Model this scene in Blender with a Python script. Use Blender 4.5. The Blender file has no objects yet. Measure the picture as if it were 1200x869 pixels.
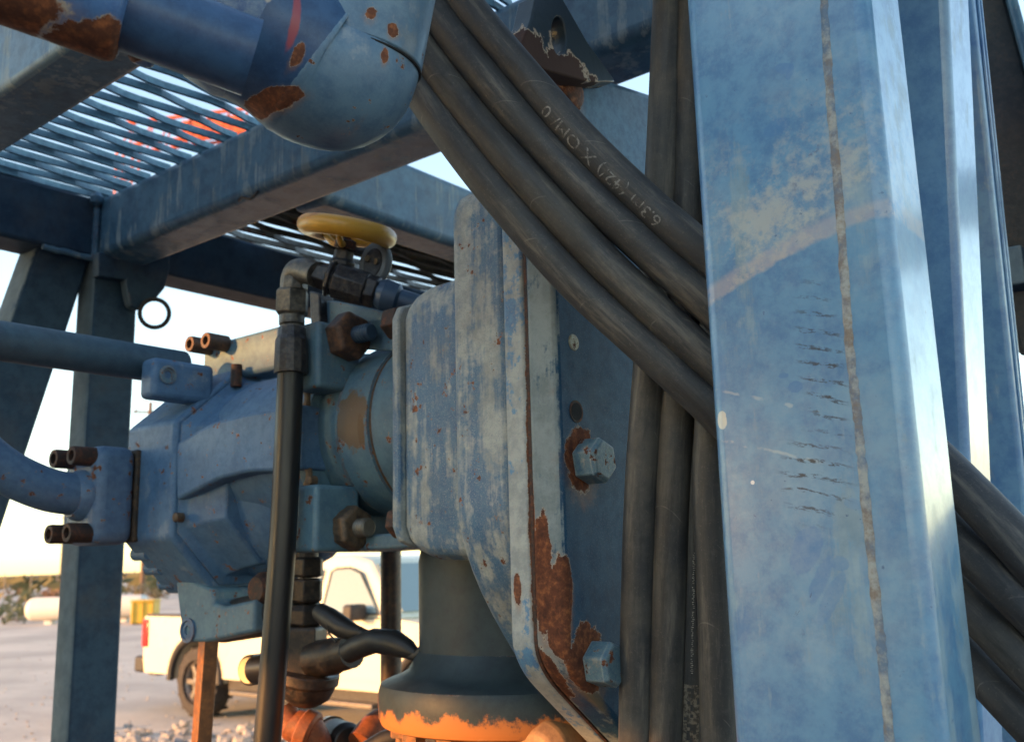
import bpy, bmesh, math, random
from mathutils import Vector, Matrix, noise as mnoise

random.seed(7)
SC = bpy.context.scene
COL = SC.collection
rad = math.radians

# ------------------------------------------------------------------ camera
FPX, CX, CY = 1150.0, 600.0, 434.5            # focal length and centre in photo pixels (1200 x 869)
PITCH, ROLL, CZ = math.atan(226.0 / FPX), rad(1.5), 1.65
CAM = Vector((0, 0, CZ))
_F = Vector((0, math.cos(PITCH), math.sin(PITCH)))
_U0 = Vector((0, -math.sin(PITCH), math.cos(PITCH)))
_R0 = Vector((1, 0, 0))
CR = _R0 * math.cos(ROLL) - _U0 * math.sin(ROLL)
CU = _R0 * math.sin(ROLL) + _U0 * math.cos(ROLL)
camd = bpy.data.cameras.new('camera'); cam = bpy.data.objects.new('camera', camd); COL.objects.link(cam)
cam.matrix_world = Matrix.Translation(CAM) @ Matrix((CR, CU, -_F)).transposed().to_4x4()
camd.sensor_width = 36.0; camd.lens = 36.0 * FPX / 1200.0
camd.clip_start = 0.02; camd.clip_end = 3000
camd.dof.use_dof = True; camd.dof.focus_distance = 0.98; camd.dof.aperture_fstop = 9.0
SC.camera = cam

# ------------------------------------------------------------------ sky, sun, exposure
SUN_AZ = Vector((-0.90, -0.436, 0)).normalized()     # horizontal direction towards the sun
SUN_EL = rad(11.0)
w = bpy.data.worlds.new('World'); SC.world = w; w.use_nodes = True
wn = w.node_tree.nodes; wl = w.node_tree.links
bg = wn['Background']
sky = wn.new('ShaderNodeTexSky'); sky.sky_type = 'NISHITA'; sky.sun_disc = False
sky.sun_elevation = SUN_EL; sky.sun_rotation = math.atan2(SUN_AZ.x, SUN_AZ.y)
sky.air_density = 1.0; sky.dust_density = 0.5; sky.ozone_density = 0.3; sky.altitude = 100
wl.new(sky.outputs[0], bg.inputs[0]); bg.inputs[1].default_value = 0.15
sund = bpy.data.lights.new('sun', 'SUN'); sun = bpy.data.objects.new('sun', sund); COL.objects.link(sun)
sund.energy = 3.4; sund.angle = rad(0.53); sund.color = (1.0, 0.45, 0.14)
SUN_DIR = Vector((SUN_AZ.x * math.cos(SUN_EL), SUN_AZ.y * math.cos(SUN_EL), math.sin(SUN_EL)))
sun.rotation_euler = SUN_DIR.to_track_quat('Z', 'Y').to_euler(); sun.location = (-30, -15, 12)
SC.view_settings.view_transform = 'Standard'; SC.view_settings.look = 'None'
SC.view_settings.exposure = 1.92; SC.view_settings.gamma = 1.0
SC.view_settings.use_curve_mapping = False
SC.cycles.use_denoising = True
SC.cycles.max_bounces = 5; SC.cycles.diffuse_bounces = 3; SC.cycles.glossy_bounces = 3

# ------------------------------------------------------------------ photo pixels to places
# frame axes: U runs away to the right, V away to the left (both horizontal, square to each other)
ANG = rad(51.2)
U = Vector((math.cos(ANG), math.sin(ANG), 0)); V = Vector((-math.sin(ANG), math.cos(ANG), 0)); Z = Vector((0, 0, 1))
def fr(u, v, z): return U * u + V * v + Z * z
def ray(px, py): return _F + CR * ((px - CX) / FPX) - CU * ((py - CY) / FPX)
def pt(px, py, d): return CAM + ray(px, py) * d                    # d metres along the view axis
def onU(px, py, u):
    r = ray(px, py); return CAM + r * (u / r.dot(U))
def onV(px, py, v):
    r = ray(px, py); return CAM + r * (v / r.dot(V))
def onZ(px, py, z):
    r = ray(px, py); return CAM + r * ((z - CZ) / r.z)
def depth(p): return (p - CAM).dot(_F)
def mpp(p): return depth(p) / FPX                                  # metres per photo pixel at p
def uu(p): return p.dot(U)
def vv(p): return p.dot(V)

# ------------------------------------------------------------------ mesh helpers
class MB:
    def __init__(s): s.v = []; s.f = []; s.uv = None
    def add(s, vs, fs):
        o = len(s.v); s.v += [Vector(x) for x in vs]; s.f += [tuple(i + o for i in f) for f in fs]; return s
    def prism(s, pts, vec):
        n = len(pts); pts = [Vector(p) for p in pts]; vec = Vector(vec)
        nrm = Vector((0, 0, 0))
        for i in range(n): nrm += pts[i].cross(pts[(i + 1) % n])
        if nrm.dot(vec) > 0: pts = pts[::-1]
        fs = [tuple(range(n)), tuple(range(2 * n - 1, n - 1, -1))]
        fs += [(i, i + n, (i + 1) % n + n, (i + 1) % n) for i in range(n)]
        return s.add(pts + [p + vec for p in pts], fs)
    def box(s, u0, u1, v0, v1, z0, z1):                            # along the frame axes
        return s.prism([fr(u0, v0, z0), fr(u1, v0, z0), fr(u1, v1, z0), fr(u0, v1, z0)], Z * (z1 - z0))
    def obox(s, c, x, y, z):                                       # centre and half-axis vectors
        c = Vector(c); x = Vector(x); y = Vector(y); z = Vector(z)
        return s.prism([c - x - y - z, c + x - y - z, c + x + y - z, c - x + y - z], z * 2)
    def ring_tube(s, rings, cap=True):
        n = len(rings[0]); vs = [p for r in rings for p in r]; fs = []
        for k in range(len(rings) - 1):
            for i in range(n):
                j = (i + 1) % n
                fs.append((k * n + i, k * n + j, (k + 1) * n + j, (k + 1) * n + i))
        if cap:
            fs.append(tuple(range(n - 1, -1, -1))); m = (len(rings) - 1) * n
            fs.append(tuple(range(m, m + n)))
        return s.add(vs, fs)
    def tube(s, pts, r, n=20, cap=True, wob=0.0, seed=0):
        pts = [Vector(p) for p in pts]
        if not hasattr(r, '__len__'): r = [r] * len(pts)
        T = [(pts[min(i + 1, len(pts) - 1)] - pts[max(i - 1, 0)]).normalized() for i in range(len(pts))]
        a = T[0].orthogonal().normalized(); rings = []
        for p, t, rr in zip(pts, T, r):
            a = (a - t * a.dot(t)).normalized(); b = t.cross(a)
            ring = []
            for i in range(n):
                th = 2 * math.pi * i / n
                k = rr * (1 + (wob * mnoise.noise((p + (a * math.cos(th) + b * math.sin(th)) * rr) * 60 + Vector((seed, 0, 0))) if wob else 0))
                ring.append(p + (a * math.cos(th) + b * math.sin(th)) * k)
            rings.append(ring)
        L = 0.0; s.uv = []
        for i, p in enumerate(pts):
            if i: L += (p - pts[i - 1]).length
            s.uv += [(L, math.cos(2 * math.pi * k / n) * rr, math.sin(2 * math.pi * k / n) * rr) for k in range(n)]
        return s.ring_tube(rings, cap)
    def lathe(s, p, d, prof, n=32, a=None, sq=(1, 1)):
        p = Vector(p); d = Vector(d).normalized()
        a = (Vector(a) if a is not None else d.orthogonal()); a = (a - d * a.dot(d)).normalized(); b = d.cross(a)
        rings = [[p + d * t + (a * math.cos(2 * math.pi * i / n) * sq[0] + b * math.sin(2 * math.pi * i / n) * sq[1]) * max(r, 1e-5) for i in range(n)] for t, r in prof]
        return s.ring_tube(rings)
    def torus(s, c, ax, R, r, n=40, m=12, sq=1.0):
        c = Vector(c); ax = Vector(ax).normalized(); a = ax.orthogonal().normalized(); b = ax.cross(a); vs = []; fs = []
        for i in range(n):
            t = 2 * math.pi * i / n; e = a * math.cos(t) + b * math.sin(t)
            for j in range(m):
                q = 2 * math.pi * j / m
                vs.append(c + e * (R + r * math.cos(q)) + ax * r * sq * math.sin(q))
        for i in range(n):
            for j in range(m):
                fs.append((i * m + j, ((i + 1) % n) * m + j, ((i + 1) % n) * m + (j + 1) % m, i * m + (j + 1) % m))
        return s.add(vs, fs)
    def holed(s, outer, hole, vec):                                # plate with one hole; both loops same length
        n = len(outer); vec = Vector(vec)
        vs = list(outer) + list(hole) + [Vector(p) + vec for p in outer] + [Vector(p) + vec for p in hole]; fs = []
        for i in range(n):
            j = (i + 1) % n
            fs += [(i, j, n + j, n + i), (2 * n + i, 3 * n + i, 3 * n + j, 2 * n + j), (i, 2 * n + i, 2 * n + j, j), (n + i, n + j, 3 * n + j, 3 * n + i)]
        return s.add(vs, fs)

def catmull(c, sub=8):
    c = [Vector(p) for p in c]; out = []
    for i in range(len(c) - 1):
        p0 = c[i - 1] if i else c[0] * 2 - c[1]; p1 = c[i]; p2 = c[i + 1]; p3 = c[i + 2] if i + 2 < len(c) else c[-1] * 2 - c[-2]
        for k in range(sub):
            t = k / sub
            out.append(0.5 * ((2 * p1) + (p2 - p0) * t + (2 * p0 - 5 * p1 + 4 * p2 - p3) * t * t + (3 * p1 - p0 - 3 * p2 + p3) * t ** 3))
    return out + [c[-1]]

def tag(o, label=None, cat=None, group=None, kind=None):
    for k, x in (('label', label), ('category', cat), ('group', group), ('kind', kind)):
        if x: o[k] = x
    return o
def thing(name, loc, label, cat, group=None, rot=None):
    o = bpy.data.objects.new(name, None); COL.objects.link(o); o.empty_display_size = 0.05
    o.matrix_world = Matrix.Translation(loc) @ (rot.to_4x4() if rot else Matrix.Identity(4))
    o['_m'] = 1; MW[o.name] = o.matrix_world.copy(); del o['_m']
    return tag(o, label, cat, group)
MW = {}
def make(name, mb, mat, parent=None, bevel=0.0, smooth=32, local=False, seg=2, fix=True):
    vs = mb.v
    if parent is not None:
        M = MW[parent.name]; inv = M.inverted()
        lv = vs if local else [inv @ p for p in vs]; off = None
    elif not local:
        xs = [p.x for p in vs]; ys = [p.y for p in vs]; zs = [p.z for p in vs]
        off = Vector(((min(xs) + max(xs)) / 2, (min(ys) + max(ys)) / 2, min(zs))); lv = [p - off for p in vs]
    else: lv = vs; off = Vector((0, 0, 0))
    me = bpy.data.meshes.new(name); me.from_pydata([tuple(p) for p in lv], [], mb.f)
    if fix:
        bm = bmesh.new(); bm.from_mesh(me); bmesh.ops.recalc_face_normals(bm, faces=bm.faces); bm.to_mesh(me); bm.free()
    if smooth:
        me.polygons.foreach_set('use_smooth', [True] * len(me.polygons)); me.set_sharp_from_angle(angle=rad(smooth))
    me.materials.append(mat)
    if mb.uv and len(mb.uv) == len(me.vertices):
        at = me.attributes.new('along', 'FLOAT_VECTOR', 'POINT'); at.data.foreach_set('vector', [c for q in mb.uv for c in q])
    o = bpy.data.objects.new(name, me); COL.objects.link(o)
    if parent is not None:
        o.parent = parent; MW[o.name] = MW[parent.name].copy()
    else:
        o.location = off; MW[o.name] = Matrix.Translation(off)
    if bevel:
        b = o.modifiers.new('bevel', 'BEVEL'); b.width = bevel; b.segments = seg; b.limit_method = 'ANGLE'; b.angle_limit = rad(32)
        b.use_clamp_overlap = True
    return o

# ------------------------------------------------------------------ materials
def S(r, g, b):
    f = lambda c: (c / 12.92 if c <= 0.04045 else ((c + 0.055) / 1.055) ** 2.4)
    return (f(r / 255), f(g / 255), f(b / 255), 1)
class NT:
    def __init__(s, name):
        s.m = bpy.data.materials.new(name); s.m.use_nodes = True; s.t = s.m.node_tree; s.n = s.t.nodes
        s.b = s.n['Principled BSDF']; s.geo = s.n.new('ShaderNodeNewGeometry'); s.pos = s.geo.outputs['Position']
    def set(s, sock, x):
        if isinstance(x, bpy.types.NodeSocket): s.t.links.new(x, sock)
        else:
            if hasattr(sock.default_value, '__len__') and not hasattr(x, '__len__'): x = [x] * len(sock.default_value)
            if hasattr(x, '__len__') and len(x) == 4 and len(sock.default_value) == 3: x = x[:3]
            sock.default_value = x
    def math(s, op, a, b=None, c=None, clamp=False):
        n = s.n.new('ShaderNodeMath'); n.operation = op; n.use_clamp = clamp; s.set(n.inputs[0], a)
        if b is not None: s.set(n.inputs[1], b)
        if c is not None: s.set(n.inputs[2], c)
        return n.outputs[0]
    def ramp(s, x, lo, hi, a=0.0, b=1.0):
        n = s.n.new('ShaderNodeMapRange'); n.interpolation_type = 'SMOOTHSTEP'
        s.set(n.inputs[0], x); n.inputs[1].default_value = lo; n.inputs[2].default_value = hi
        n.inputs[3].default_value = a; n.inputs[4].default_value = b; return n.outputs[0]
    def map(s, loc=(0, 0, 0), rot=(0, 0, 0), scale=(1, 1, 1), vec=None, kind='TEXTURE'):
        n = s.n.new('ShaderNodeMapping'); n.vector_type = kind; s.set(n.inputs[0], vec or s.pos)
        n.inputs['Location'].default_value = loc; n.inputs['Rotation'].default_value = rot; n.inputs['Scale'].default_value = scale
        return n.outputs[0]
    def noise(s, scale, detail=5, rough=0.6, vec=None, dist=0.0):
        key = (scale, detail, rough, dist, vec.node.name if vec is not None else '')
        if not hasattr(s, 'cache'): s.cache = {}
        if key in s.cache: return s.cache[key]
        n = s.n.new('ShaderNodeTexNoise'); s.set(n.inputs['Vector'], vec or s.pos); n.inputs['Scale'].default_value = scale
        n.inputs['Detail'].default_value = detail; n.inputs['Roughness'].default_value = rough; n.inputs['Distortion'].default_value = dist
        s.cache[key] = n.outputs['Fac']; return n.outputs['Fac']
    def mix(s, f, a, b):
        n = s.n.new('ShaderNodeMix'); n.data_type = 'RGBA'; s.set(n.inputs['Factor'], f); s.set(n.inputs[6], a); s.set(n.inputs[7], b); return n.outputs[2]
    def fmix(s, f, a, b):
        n = s.n.new('ShaderNodeMix'); n.data_type = 'FLOAT'; s.set(n.inputs[0], f); s.set(n.inputs[2], a); s.set(n.inputs[3], b); return n.outputs[0]
    def length(s, v):
        n = s.n.new('ShaderNodeVectorMath'); n.operation = 'LENGTH'; s.set(n.inputs[0], v); return n.outputs['Value']
    def bump(s, h, strength=0.3, dist=0.002):
        n = s.n.new('ShaderNodeBump'); n.inputs['Strength'].default_value = strength; n.inputs['Distance'].default_value = dist
        s.set(n.inputs['Height'], h); return n.outputs[0]
    def edge(s, radius, lo=0.02, hi=0.25):
        n = s.n.new('ShaderNodeBevel'); n.samples = 2; n.inputs['Radius'].default_value = radius
        d = s.n.new('ShaderNodeVectorMath'); d.operation = 'DOT_PRODUCT'
        s.t.links.new(n.outputs[0], d.inputs[0]); s.t.links.new(s.geo.outputs['Normal'], d.inputs[1])
        return s.ramp(s.math('SUBTRACT', 1.0, d.outputs['Value']), lo, hi)
    def spot(s, p, r, tilt=(0, 0), amt=0.5, nscale=40, soft=0.25, detail=6):
        """mask of one blotch: centre p, radii along U, V, Z, ragged by noise"""
        L = s.length(s.map(p, (tilt[0], tilt[1], ANG), r))
        n = s.noise(min((12, 24, 44, 80), key=lambda q: abs(q - nscale)), 7, 0.74)
        x = s.math('ADD', L, s.math('MULTIPLY', s.math('SUBTRACT', n, 0.5), amt * 2))
        return s.ramp(x, 1.0 - soft, 1.0, 1.0, 0.0)
    def out(s, col, rough, metal=0.0, normal=None, spec=0.5, coat=0.0):
        if coat: s.b.inputs['Coat Weight'].default_value = coat; s.b.inputs['Coat Roughness'].default_value = 0.16
        s.set(s.b.inputs['Base Color'], col); s.set(s.b.inputs['Roughness'], rough); s.set(s.b.inputs['Metallic'], metal)
        s.set(s.b.inputs['Specular IOR Level'], spec)
        if normal is not None: s.set(s.b.inputs['Normal'], normal)
        return s.m

RUST = S(110, 66, 46); RUST2 = S(176, 108, 66); RUSTD = S(66, 42, 36)
BLUE = S(62, 94, 136); BLUED = S(40, 64, 104); FADE = S(128, 142, 150); BEIGE = S(158, 152, 142)
def rustcol(t, sc=60):
    n = t.math('ADD', t.math('MULTIPLY', t.noise(sc, 6, 0.75), .65), t.math('MULTIPLY', t.noise(11, 5, 0.7), .35)); return t.mix(t.ramp(n, 0.3, 0.7), RUSTD, t.mix(t.ramp(t.noise(sc * 2.3, 4, 0.7), 0.4, 0.75), RUST, RUST2))
def paint(name, base=BLUE, dark=BLUED, fade=FADE, fade_amt=0.5, nsc=7, rust=0.0, edge=0.0, edge_col=None, streak=0.4, rough=0.42, spots=(), dirt=0.25, speck=0.3, er=0.004, bump=0.25, off=0.0, coat=0.0, sharp=0.10, fdir=0.0, rsc=17, spec=0.35):
    base = (base[0] * 1.55, base[1] * 1.75, base[2] * 1.62, 1); dark = (dark[0] * 1.5, dark[1] * 1.68, dark[2] * 1.58, 1); fade = tuple(min(.62, c * 1.5) for c in fade[:3]) + (1,)
    t = NT(name)
    vec = t.map((off, off * 2, 0), (0, 0, ANG), (1, 1, 1))
    n1 = t.noise(nsc, 8, 0.68, vec); n2 = t.noise(nsc * 5, 7, 0.74, vec); n3 = t.noise(650, 3, 0.6)
    ns = t.noise(9, 6, 0.65, t.map((0, off, 0), (0, 0, ANG), (0.25, 0.25, 2.6)))
    col = t.mix(t.ramp(n2, 0.38, 0.66), base, dark)
    fm = t.math('ADD', t.math('MULTIPLY', n1, 0.62), t.math('MULTIPLY', n2, 0.38))
    fm = t.math('ADD', fm, t.math('MULTIPLY', t.math('SUBTRACT', ns, 0.5), streak))
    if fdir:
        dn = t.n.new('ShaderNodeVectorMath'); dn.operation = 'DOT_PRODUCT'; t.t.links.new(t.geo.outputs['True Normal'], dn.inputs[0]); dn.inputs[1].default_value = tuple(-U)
        fm = t.math('ADD', fm, t.math('MULTIPLY', t.math('MAXIMUM', dn.outputs['Value'], 0.0), fdir))  # paler towards one side: gearbox chalking, and painted light on the frame
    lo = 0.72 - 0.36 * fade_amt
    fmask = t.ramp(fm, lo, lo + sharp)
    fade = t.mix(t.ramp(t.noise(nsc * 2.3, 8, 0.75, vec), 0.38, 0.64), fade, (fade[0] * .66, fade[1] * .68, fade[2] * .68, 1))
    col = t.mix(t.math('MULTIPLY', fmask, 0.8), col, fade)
    col = t.mix(t.math('MULTIPLY', t.ramp(n3, 0.52, 0.70), speck * 0.6), col, t.mix(fmask, fade, dark))
    dm = t.ramp(t.noise(3.3, 6, 0.7, vec), 0.45, 0.75, 0, dirt)
    col = t.mix(dm, col, S(96, 84, 70))
    rmask = None
    def comb(a, b): return b if a is None else t.math('MAXIMUM', a, b)
    if rust: rmask = t.ramp(t.noise(rsc, 8, 0.68, vec), 0.80 - 0.22 * rust, 0.83 - 0.22 * rust)
    if edge:
        e = t.math('MULTIPLY', t.edge(er), t.ramp(t.noise(34, 6, 0.7, vec), 0.62 - 0.3 * edge, 0.72 - 0.3 * edge))
        if edge_col is None: rmask = comb(rmask, e)
        else: col = t.mix(e, col, edge_col)
    rg = t.math('ADD', rough, t.math('MULTIPLY', fmask, 0.2)); rg = t.math('ADD', rg, t.math('MULTIPLY', t.math('SUBTRACT', n2, 0.5), 0.25))
    for sp in spots:
        k = dict(sp); c = k.pop('col', None); a = k.pop('mix', 1.0)
        mk = t.spot(**k)
        if c is None:
            rmask = comb(rmask, mk); k2 = dict(k); k2['r'] = tuple(x * 1.4 for x in k['r']); k2['p'] = Vector(k['p']) - Z * k['r'][2] * .25; k2['soft'] = .6
            col = t.mix(t.math('MULTIPLY', t.spot(**k2), .5), col, S(138, 104, 80))
        else: col = t.mix(t.math('MULTIPLY', mk, a), col, c)
    h = t.math('ADD', t.math('MULTIPLY', n2, 0.5), t.math('MULTIPLY', n3, 0.12))
    if rmask is not None:
        halo = t.math('MULTIPLY', t.ramp(rmask, 0.0, 0.3), t.ramp(t.noise(80, 7, 0.74), 0.4, 0.6, .2, .9))
        col = t.mix(halo, col, S(170, 158, 142))
        col = t.mix(t.ramp(rmask, 0.35, 0.75), col, rustcol(t)); rg = t.fmix(rmask, rg, 0.85)
        h = t.math('ADD', h, t.math('MULTIPLY', rmask, t.math('SUBTRACT', t.math('MULTIPLY', t.noise(150, 5, 0.7), 0.7), 0.6)))
    return t.out(col, rg, 0.0, t.bump(h, bump, 0.003), spec, coat)
def plain(name, col, rough=0.6, metal=0.0, var=0.2, sc=30, bump=0.15, dark=0.5, spec=0.5):
    t = NT(name); n = t.noise(sc, 6, 0.65)
    d = tuple(c * dark for c in col[:3]) + (1,)
    c = t.mix(t.ramp(n, 0.35, 0.7, 0, var * 2), col, d)
    return t.out(c, t.ramp(n, 0.3, 0.7, rough - 0.08, rough + 0.1), metal, t.bump(n, bump, 0.002), spec)
def rusty(name, a=S(74, 52, 44), b=S(122, 72, 46), c=S(40, 32, 30), rough=0.75, metal=0.2, sc=55):
    t = NT(name); n = t.noise(sc, 7, 0.7); n2 = t.noise(sc * 3, 4, 0.6)
    col = t.mix(t.ramp(n, 0.35, 0.68), c, t.mix(t.ramp(n2, 0.4, 0.7), a, b))
    return t.out(col, t.ramp(n, 0.3, 0.7, rough - 0.15, rough + 0.1), metal, t.bump(t.math('ADD', n, t.math('MULTIPLY', n2, 0.4)), 0.5, 0.002))

# ================================================================== the place: ground, far things, added sun-blocking cabin
def m_ground():
    t = NT('gravel_yard'); n = t.noise(0.35, 6, 0.6); n2 = t.noise(9, 6, 0.7); n3 = t.noise(55, 3, 0.6)
    trk = t.noise(1.0, 4, 0.6, t.map((0, 0, 0), (0, 0, ANG + rad(90)), (9, 0.5, 1)))
    c = t.mix(t.ramp(n, 0.35, 0.65), S(152, 150, 145), S(178, 175, 168))
    c = t.mix(t.ramp(trk, 0.5, 0.7, 0, 0.45), c, S(150, 146, 140))
    c = t.mix(t.ramp(n2, 0.5, 0.75, 0, 0.4), c, S(134, 130, 124)); c = t.mix(t.ramp(n3, 0.58, 0.7, 0, 0.5), c, S(206, 206, 202))
    d = t.length(t.map((.5, 1.5, 0), (0, 0, 0), (1, 1, 1))); d = t.math('ADD', d, t.math('MULTIPLY', t.math('SUBTRACT', t.noise(.9, 6, .7), .5), 3.0))
    c = t.mix(t.ramp(d, 4.5, 6.5, .9, 0), c, S(74, 66, 58))                # unseen ground darkened round the machine to cut bounced light
    return t.out(c, 0.95, 0, t.bump(t.math('ADD', n2, t.math('MULTIPLY', n3, 0.4)), 0.6, 0.02), 0.2)
g = MB(); N = 40
def gxy(i):
    s = (i / N - 0.5) * 2; return math.copysign(abs(s) ** 3, s) * 1500
for j in range(N + 1):
    for i in range(N + 1):
        x, y = gxy(i), gxy(j); d = math.hypot(x, y)
        g.v.append(Vector((x, y, mnoise.noise(Vector((x, y, 0)) * 0.02) * 0.3 * min(1, max(0, (d - 40) / 100)))))
for j in range(N):
    for i in range(N):
        a = j * (N + 1) + i; g.f.append((a, a + 1, a + N + 2, a + N + 1))
tag(make('ground', g, m_ground(), local=True), kind='structure')

# low far ridge behind the yard
rg = MB(); K = 60
for k in range(K + 1):
    x = -420 + 900 * k / K; h = 2.2 + 1.6 * mnoise.noise(Vector((k * 0.13, 3, 0))) + 1.0 * mnoise.noise(Vector((k * 0.7, 9, 0)))
    rg.v += [Vector((x, 330, -1)), Vector((x, 350, max(h, 1.0))), Vector((x, 420, -1))]
for k in range(K):
    a = 3 * k; rg.f += [(a, a + 3, a + 4, a + 1), (a + 1, a + 4, a + 5, a + 2)]
tag(make('hill', rg, plain('far_ridge', S(92, 86, 78), 0.95, var=0.3, sc=0.06, spec=0.1), local=True), kind='structure')

# scrub: each shrub a crown of leaf-sized faces on short stems
m_leaf = []
for i, c in enumerate((S(116, 116, 84), S(100, 106, 80), S(136, 122, 94), S(148, 112, 86))):
    m_leaf.append(plain('scrub_leaf_%d' % i, c, 0.8, var=0.35, sc=2, dark=0.5, spec=0.2))
m_stem = plain('scrub_stem', S(84, 70, 56), 0.9)
def shrub(p, w_, h_, mi, label, seed):
    rnd = random.Random(seed); t = thing('shrub', p, label, 'shrub', 'scrub along the edge of the yard')
    lf = MB(); n = 420
    cl = [(Vector((rnd.uniform(-.4, .4) * w_, rnd.uniform(-.3, .3) * w_, rnd.uniform(.25, .8) * h_)), rnd.uniform(.16, .3) * h_) for _ in range(11)]
    for _ in range(n):
        c, r = rnd.choice(cl); d = Vector((rnd.gauss(0, 1), rnd.gauss(0, 1), rnd.gauss(0, 1))).normalized() * r * rnd.uniform(.6, 1.1)
        q = p + c + d; q.z = max(q.z, p.z + 0.03); s = rnd.uniform(.05, .11) * h_
        a = Vector((rnd.gauss(0, 1), rnd.gauss(0, 1), rnd.gauss(0, 1))).normalized(); b = a.orthogonal().normalized()
        lf.add([q - a * s, q + b * s * .5, q + a * s, q - b * s * .5], [(0, 1, 2, 3)])
    make('crown', lf, m_leaf[mi], t, smooth=0, fix=False)
    st = MB()
    for k in range(5):
        c, r = cl[k]; st.tube([p, p + c * .5 + Vector((0, 0, .05)), p + c], [.03 * h_, .02 * h_, .008 * h_], 5)
    make('stem', st, m_stem, t)
for i, (px, py, w_, h_, mi, lab) in enumerate((
        (4, 731, 2.2, .8, 1, 'dark green shrub at the left edge of the picture'),
        (20, 728, 1.8, .6, 0, 'low olive shrub just left of the white tank'),
        (12, 712, 3.2, 1.1, 0, 'wide olive shrub behind the low scrub, left of the white tank'),
        (42, 708, 3.8, 1.0, 3, 'reddish brown dry shrub behind the left end of the white tank'),
        (72, 706, 3.6, 1.15, 3, 'reddish brown dry shrub behind the white tank beside the post'),
        (-14, 700, 5, 1.4, 2, 'tan dry shrub far back at the left edge'),
        (182, 702, 4, 1.2, 2, 'tan dry shrub behind the yellow box'),
        (172, 697, 5, 1.2, 0, 'olive shrub far behind the yellow box'))):
    shrub(onZ(px, py, 0), w_, h_, mi, lab, 50 + i)
far = MB(); rnd = random.Random(5)
for k in range(2600):
    x = rnd.uniform(-150, 170); y = rnd.uniform(62, 240); s = rnd.uniform(.3, .9)
    for q in range(3):
        p = Vector((x + rnd.gauss(0, .5), y + rnd.gauss(0, .5), rnd.uniform(.1, 1.5))); a = Vector((rnd.gauss(0, 1), rnd.gauss(0, 1), rnd.gauss(0, .7))).normalized(); b = a.orthogonal().normalized()
        far.add([p - a * s, p + b * s * .6, p + a * s, p - b * s * .6], [(0, 1, 2, 3)])
tag(make('distant_scrub', far, plain('far_scrub', S(112, 104, 72), 0.9, var=0.5, sc=0.12, spec=0.1), smooth=0, fix=False), 'low olive and tan scrub covering the flat land to the horizon', 'scrub', kind='stuff')

# fence line of posts far left
m_fp = plain('fence_post_metal', S(140, 128, 116), 0.7)
fb = onZ(5, 716, 0); t = thing('wire_fence', fb, 'thin wire fence across the scrub behind the white tank', 'fence')
a0 = onZ(-60, 704, 0); a1 = onZ(330, 692, 0)
for k in range(14):
    q = a0.lerp(a1, k / 13); make('fence_post', MB().tube([q, q + Z * 1.9], .04, 6), m_fp, t)
for h in (.5, 1.0, 1.4, 1.8): make('wire', MB().tube([a0 + Z * h, a1 + Z * h], .012, 4), m_fp, t)

# utility poles
m_pole = plain('pole_wood', S(104, 82, 66), 0.85, sc=6)
def pole(px, py, top, r, lab):
    q = onZ(px, py, 0); t = thing('utility_pole', q, lab, 'pole', 'utility poles beyond the yard')
    H = onV(px, top, vv(q)).z
    make('shaft', MB().tube([q, q + Z * H * .5, q + Z * H], [r, r * .9, r * .75], 10), m_pole, t)
    make('crossarm', MB().obox(q + Z * (H - .7), Vector((1.1, 0.3, 0)), Vector((-.02, .06, 0)), Z * .07), m_pole, t)
    for s in (-1, 1): make('insulator', MB().lathe(q + Z * (H - .62) + Vector((1, .27, 0)) * s * .9, Z, [(0, .04), (.05, .07), (.12, .05), (.18, .03)], 8), m_pole, t)
pole(70, 690, 600, .13, 'thin utility pole standing between the post and the left edge')
pole(166, 701, 470, .17, 'stout utility pole rising behind the yellow box')

# white propane tank
tp = onZ(56, 731, 0); tl = 4.2; tx = Vector((1, 0.12, 0)).normalized(); d_ = depth(tp); k = d_ / FPX
R_ = 13.5 * k; c = tp + Z * (R_ + 4 * k); x0 = c + tx * (-26 * k)
t = thing('propane_tank', tp, 'white horizontal gas tank on short legs beyond the gravel', 'tank')
m_tank = plain('tank_white', S(206, 200, 190), 0.5, var=0.15, sc=2, dark=0.8)
prof = [(0, .02)] + [(R_ * .75 * (1 - math.cos(a)), R_ * math.sin(a)) for a in [rad(q) for q in range(15, 91, 15)]]
prof += [(tl - p, r) for p, r in reversed(prof)]
make('shell', MB().lathe(x0, tx, prof, 28), m_tank, t)
for s in (.2, .8): make('leg', MB().obox(x0 + tx * tl * s - Z * (R_ + 2 * k), tx * .12, tx.cross(Z) * R_ * .6, Z * 2.2 * k), m_tank, t)
make('valve_dome', MB().lathe(x0 + tx * tl * .5 + Z * R_ * .95, Z, [(0, .22), (.2, .22), (.26, .12), (.27, .01)], 14), m_tank, t)

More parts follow.
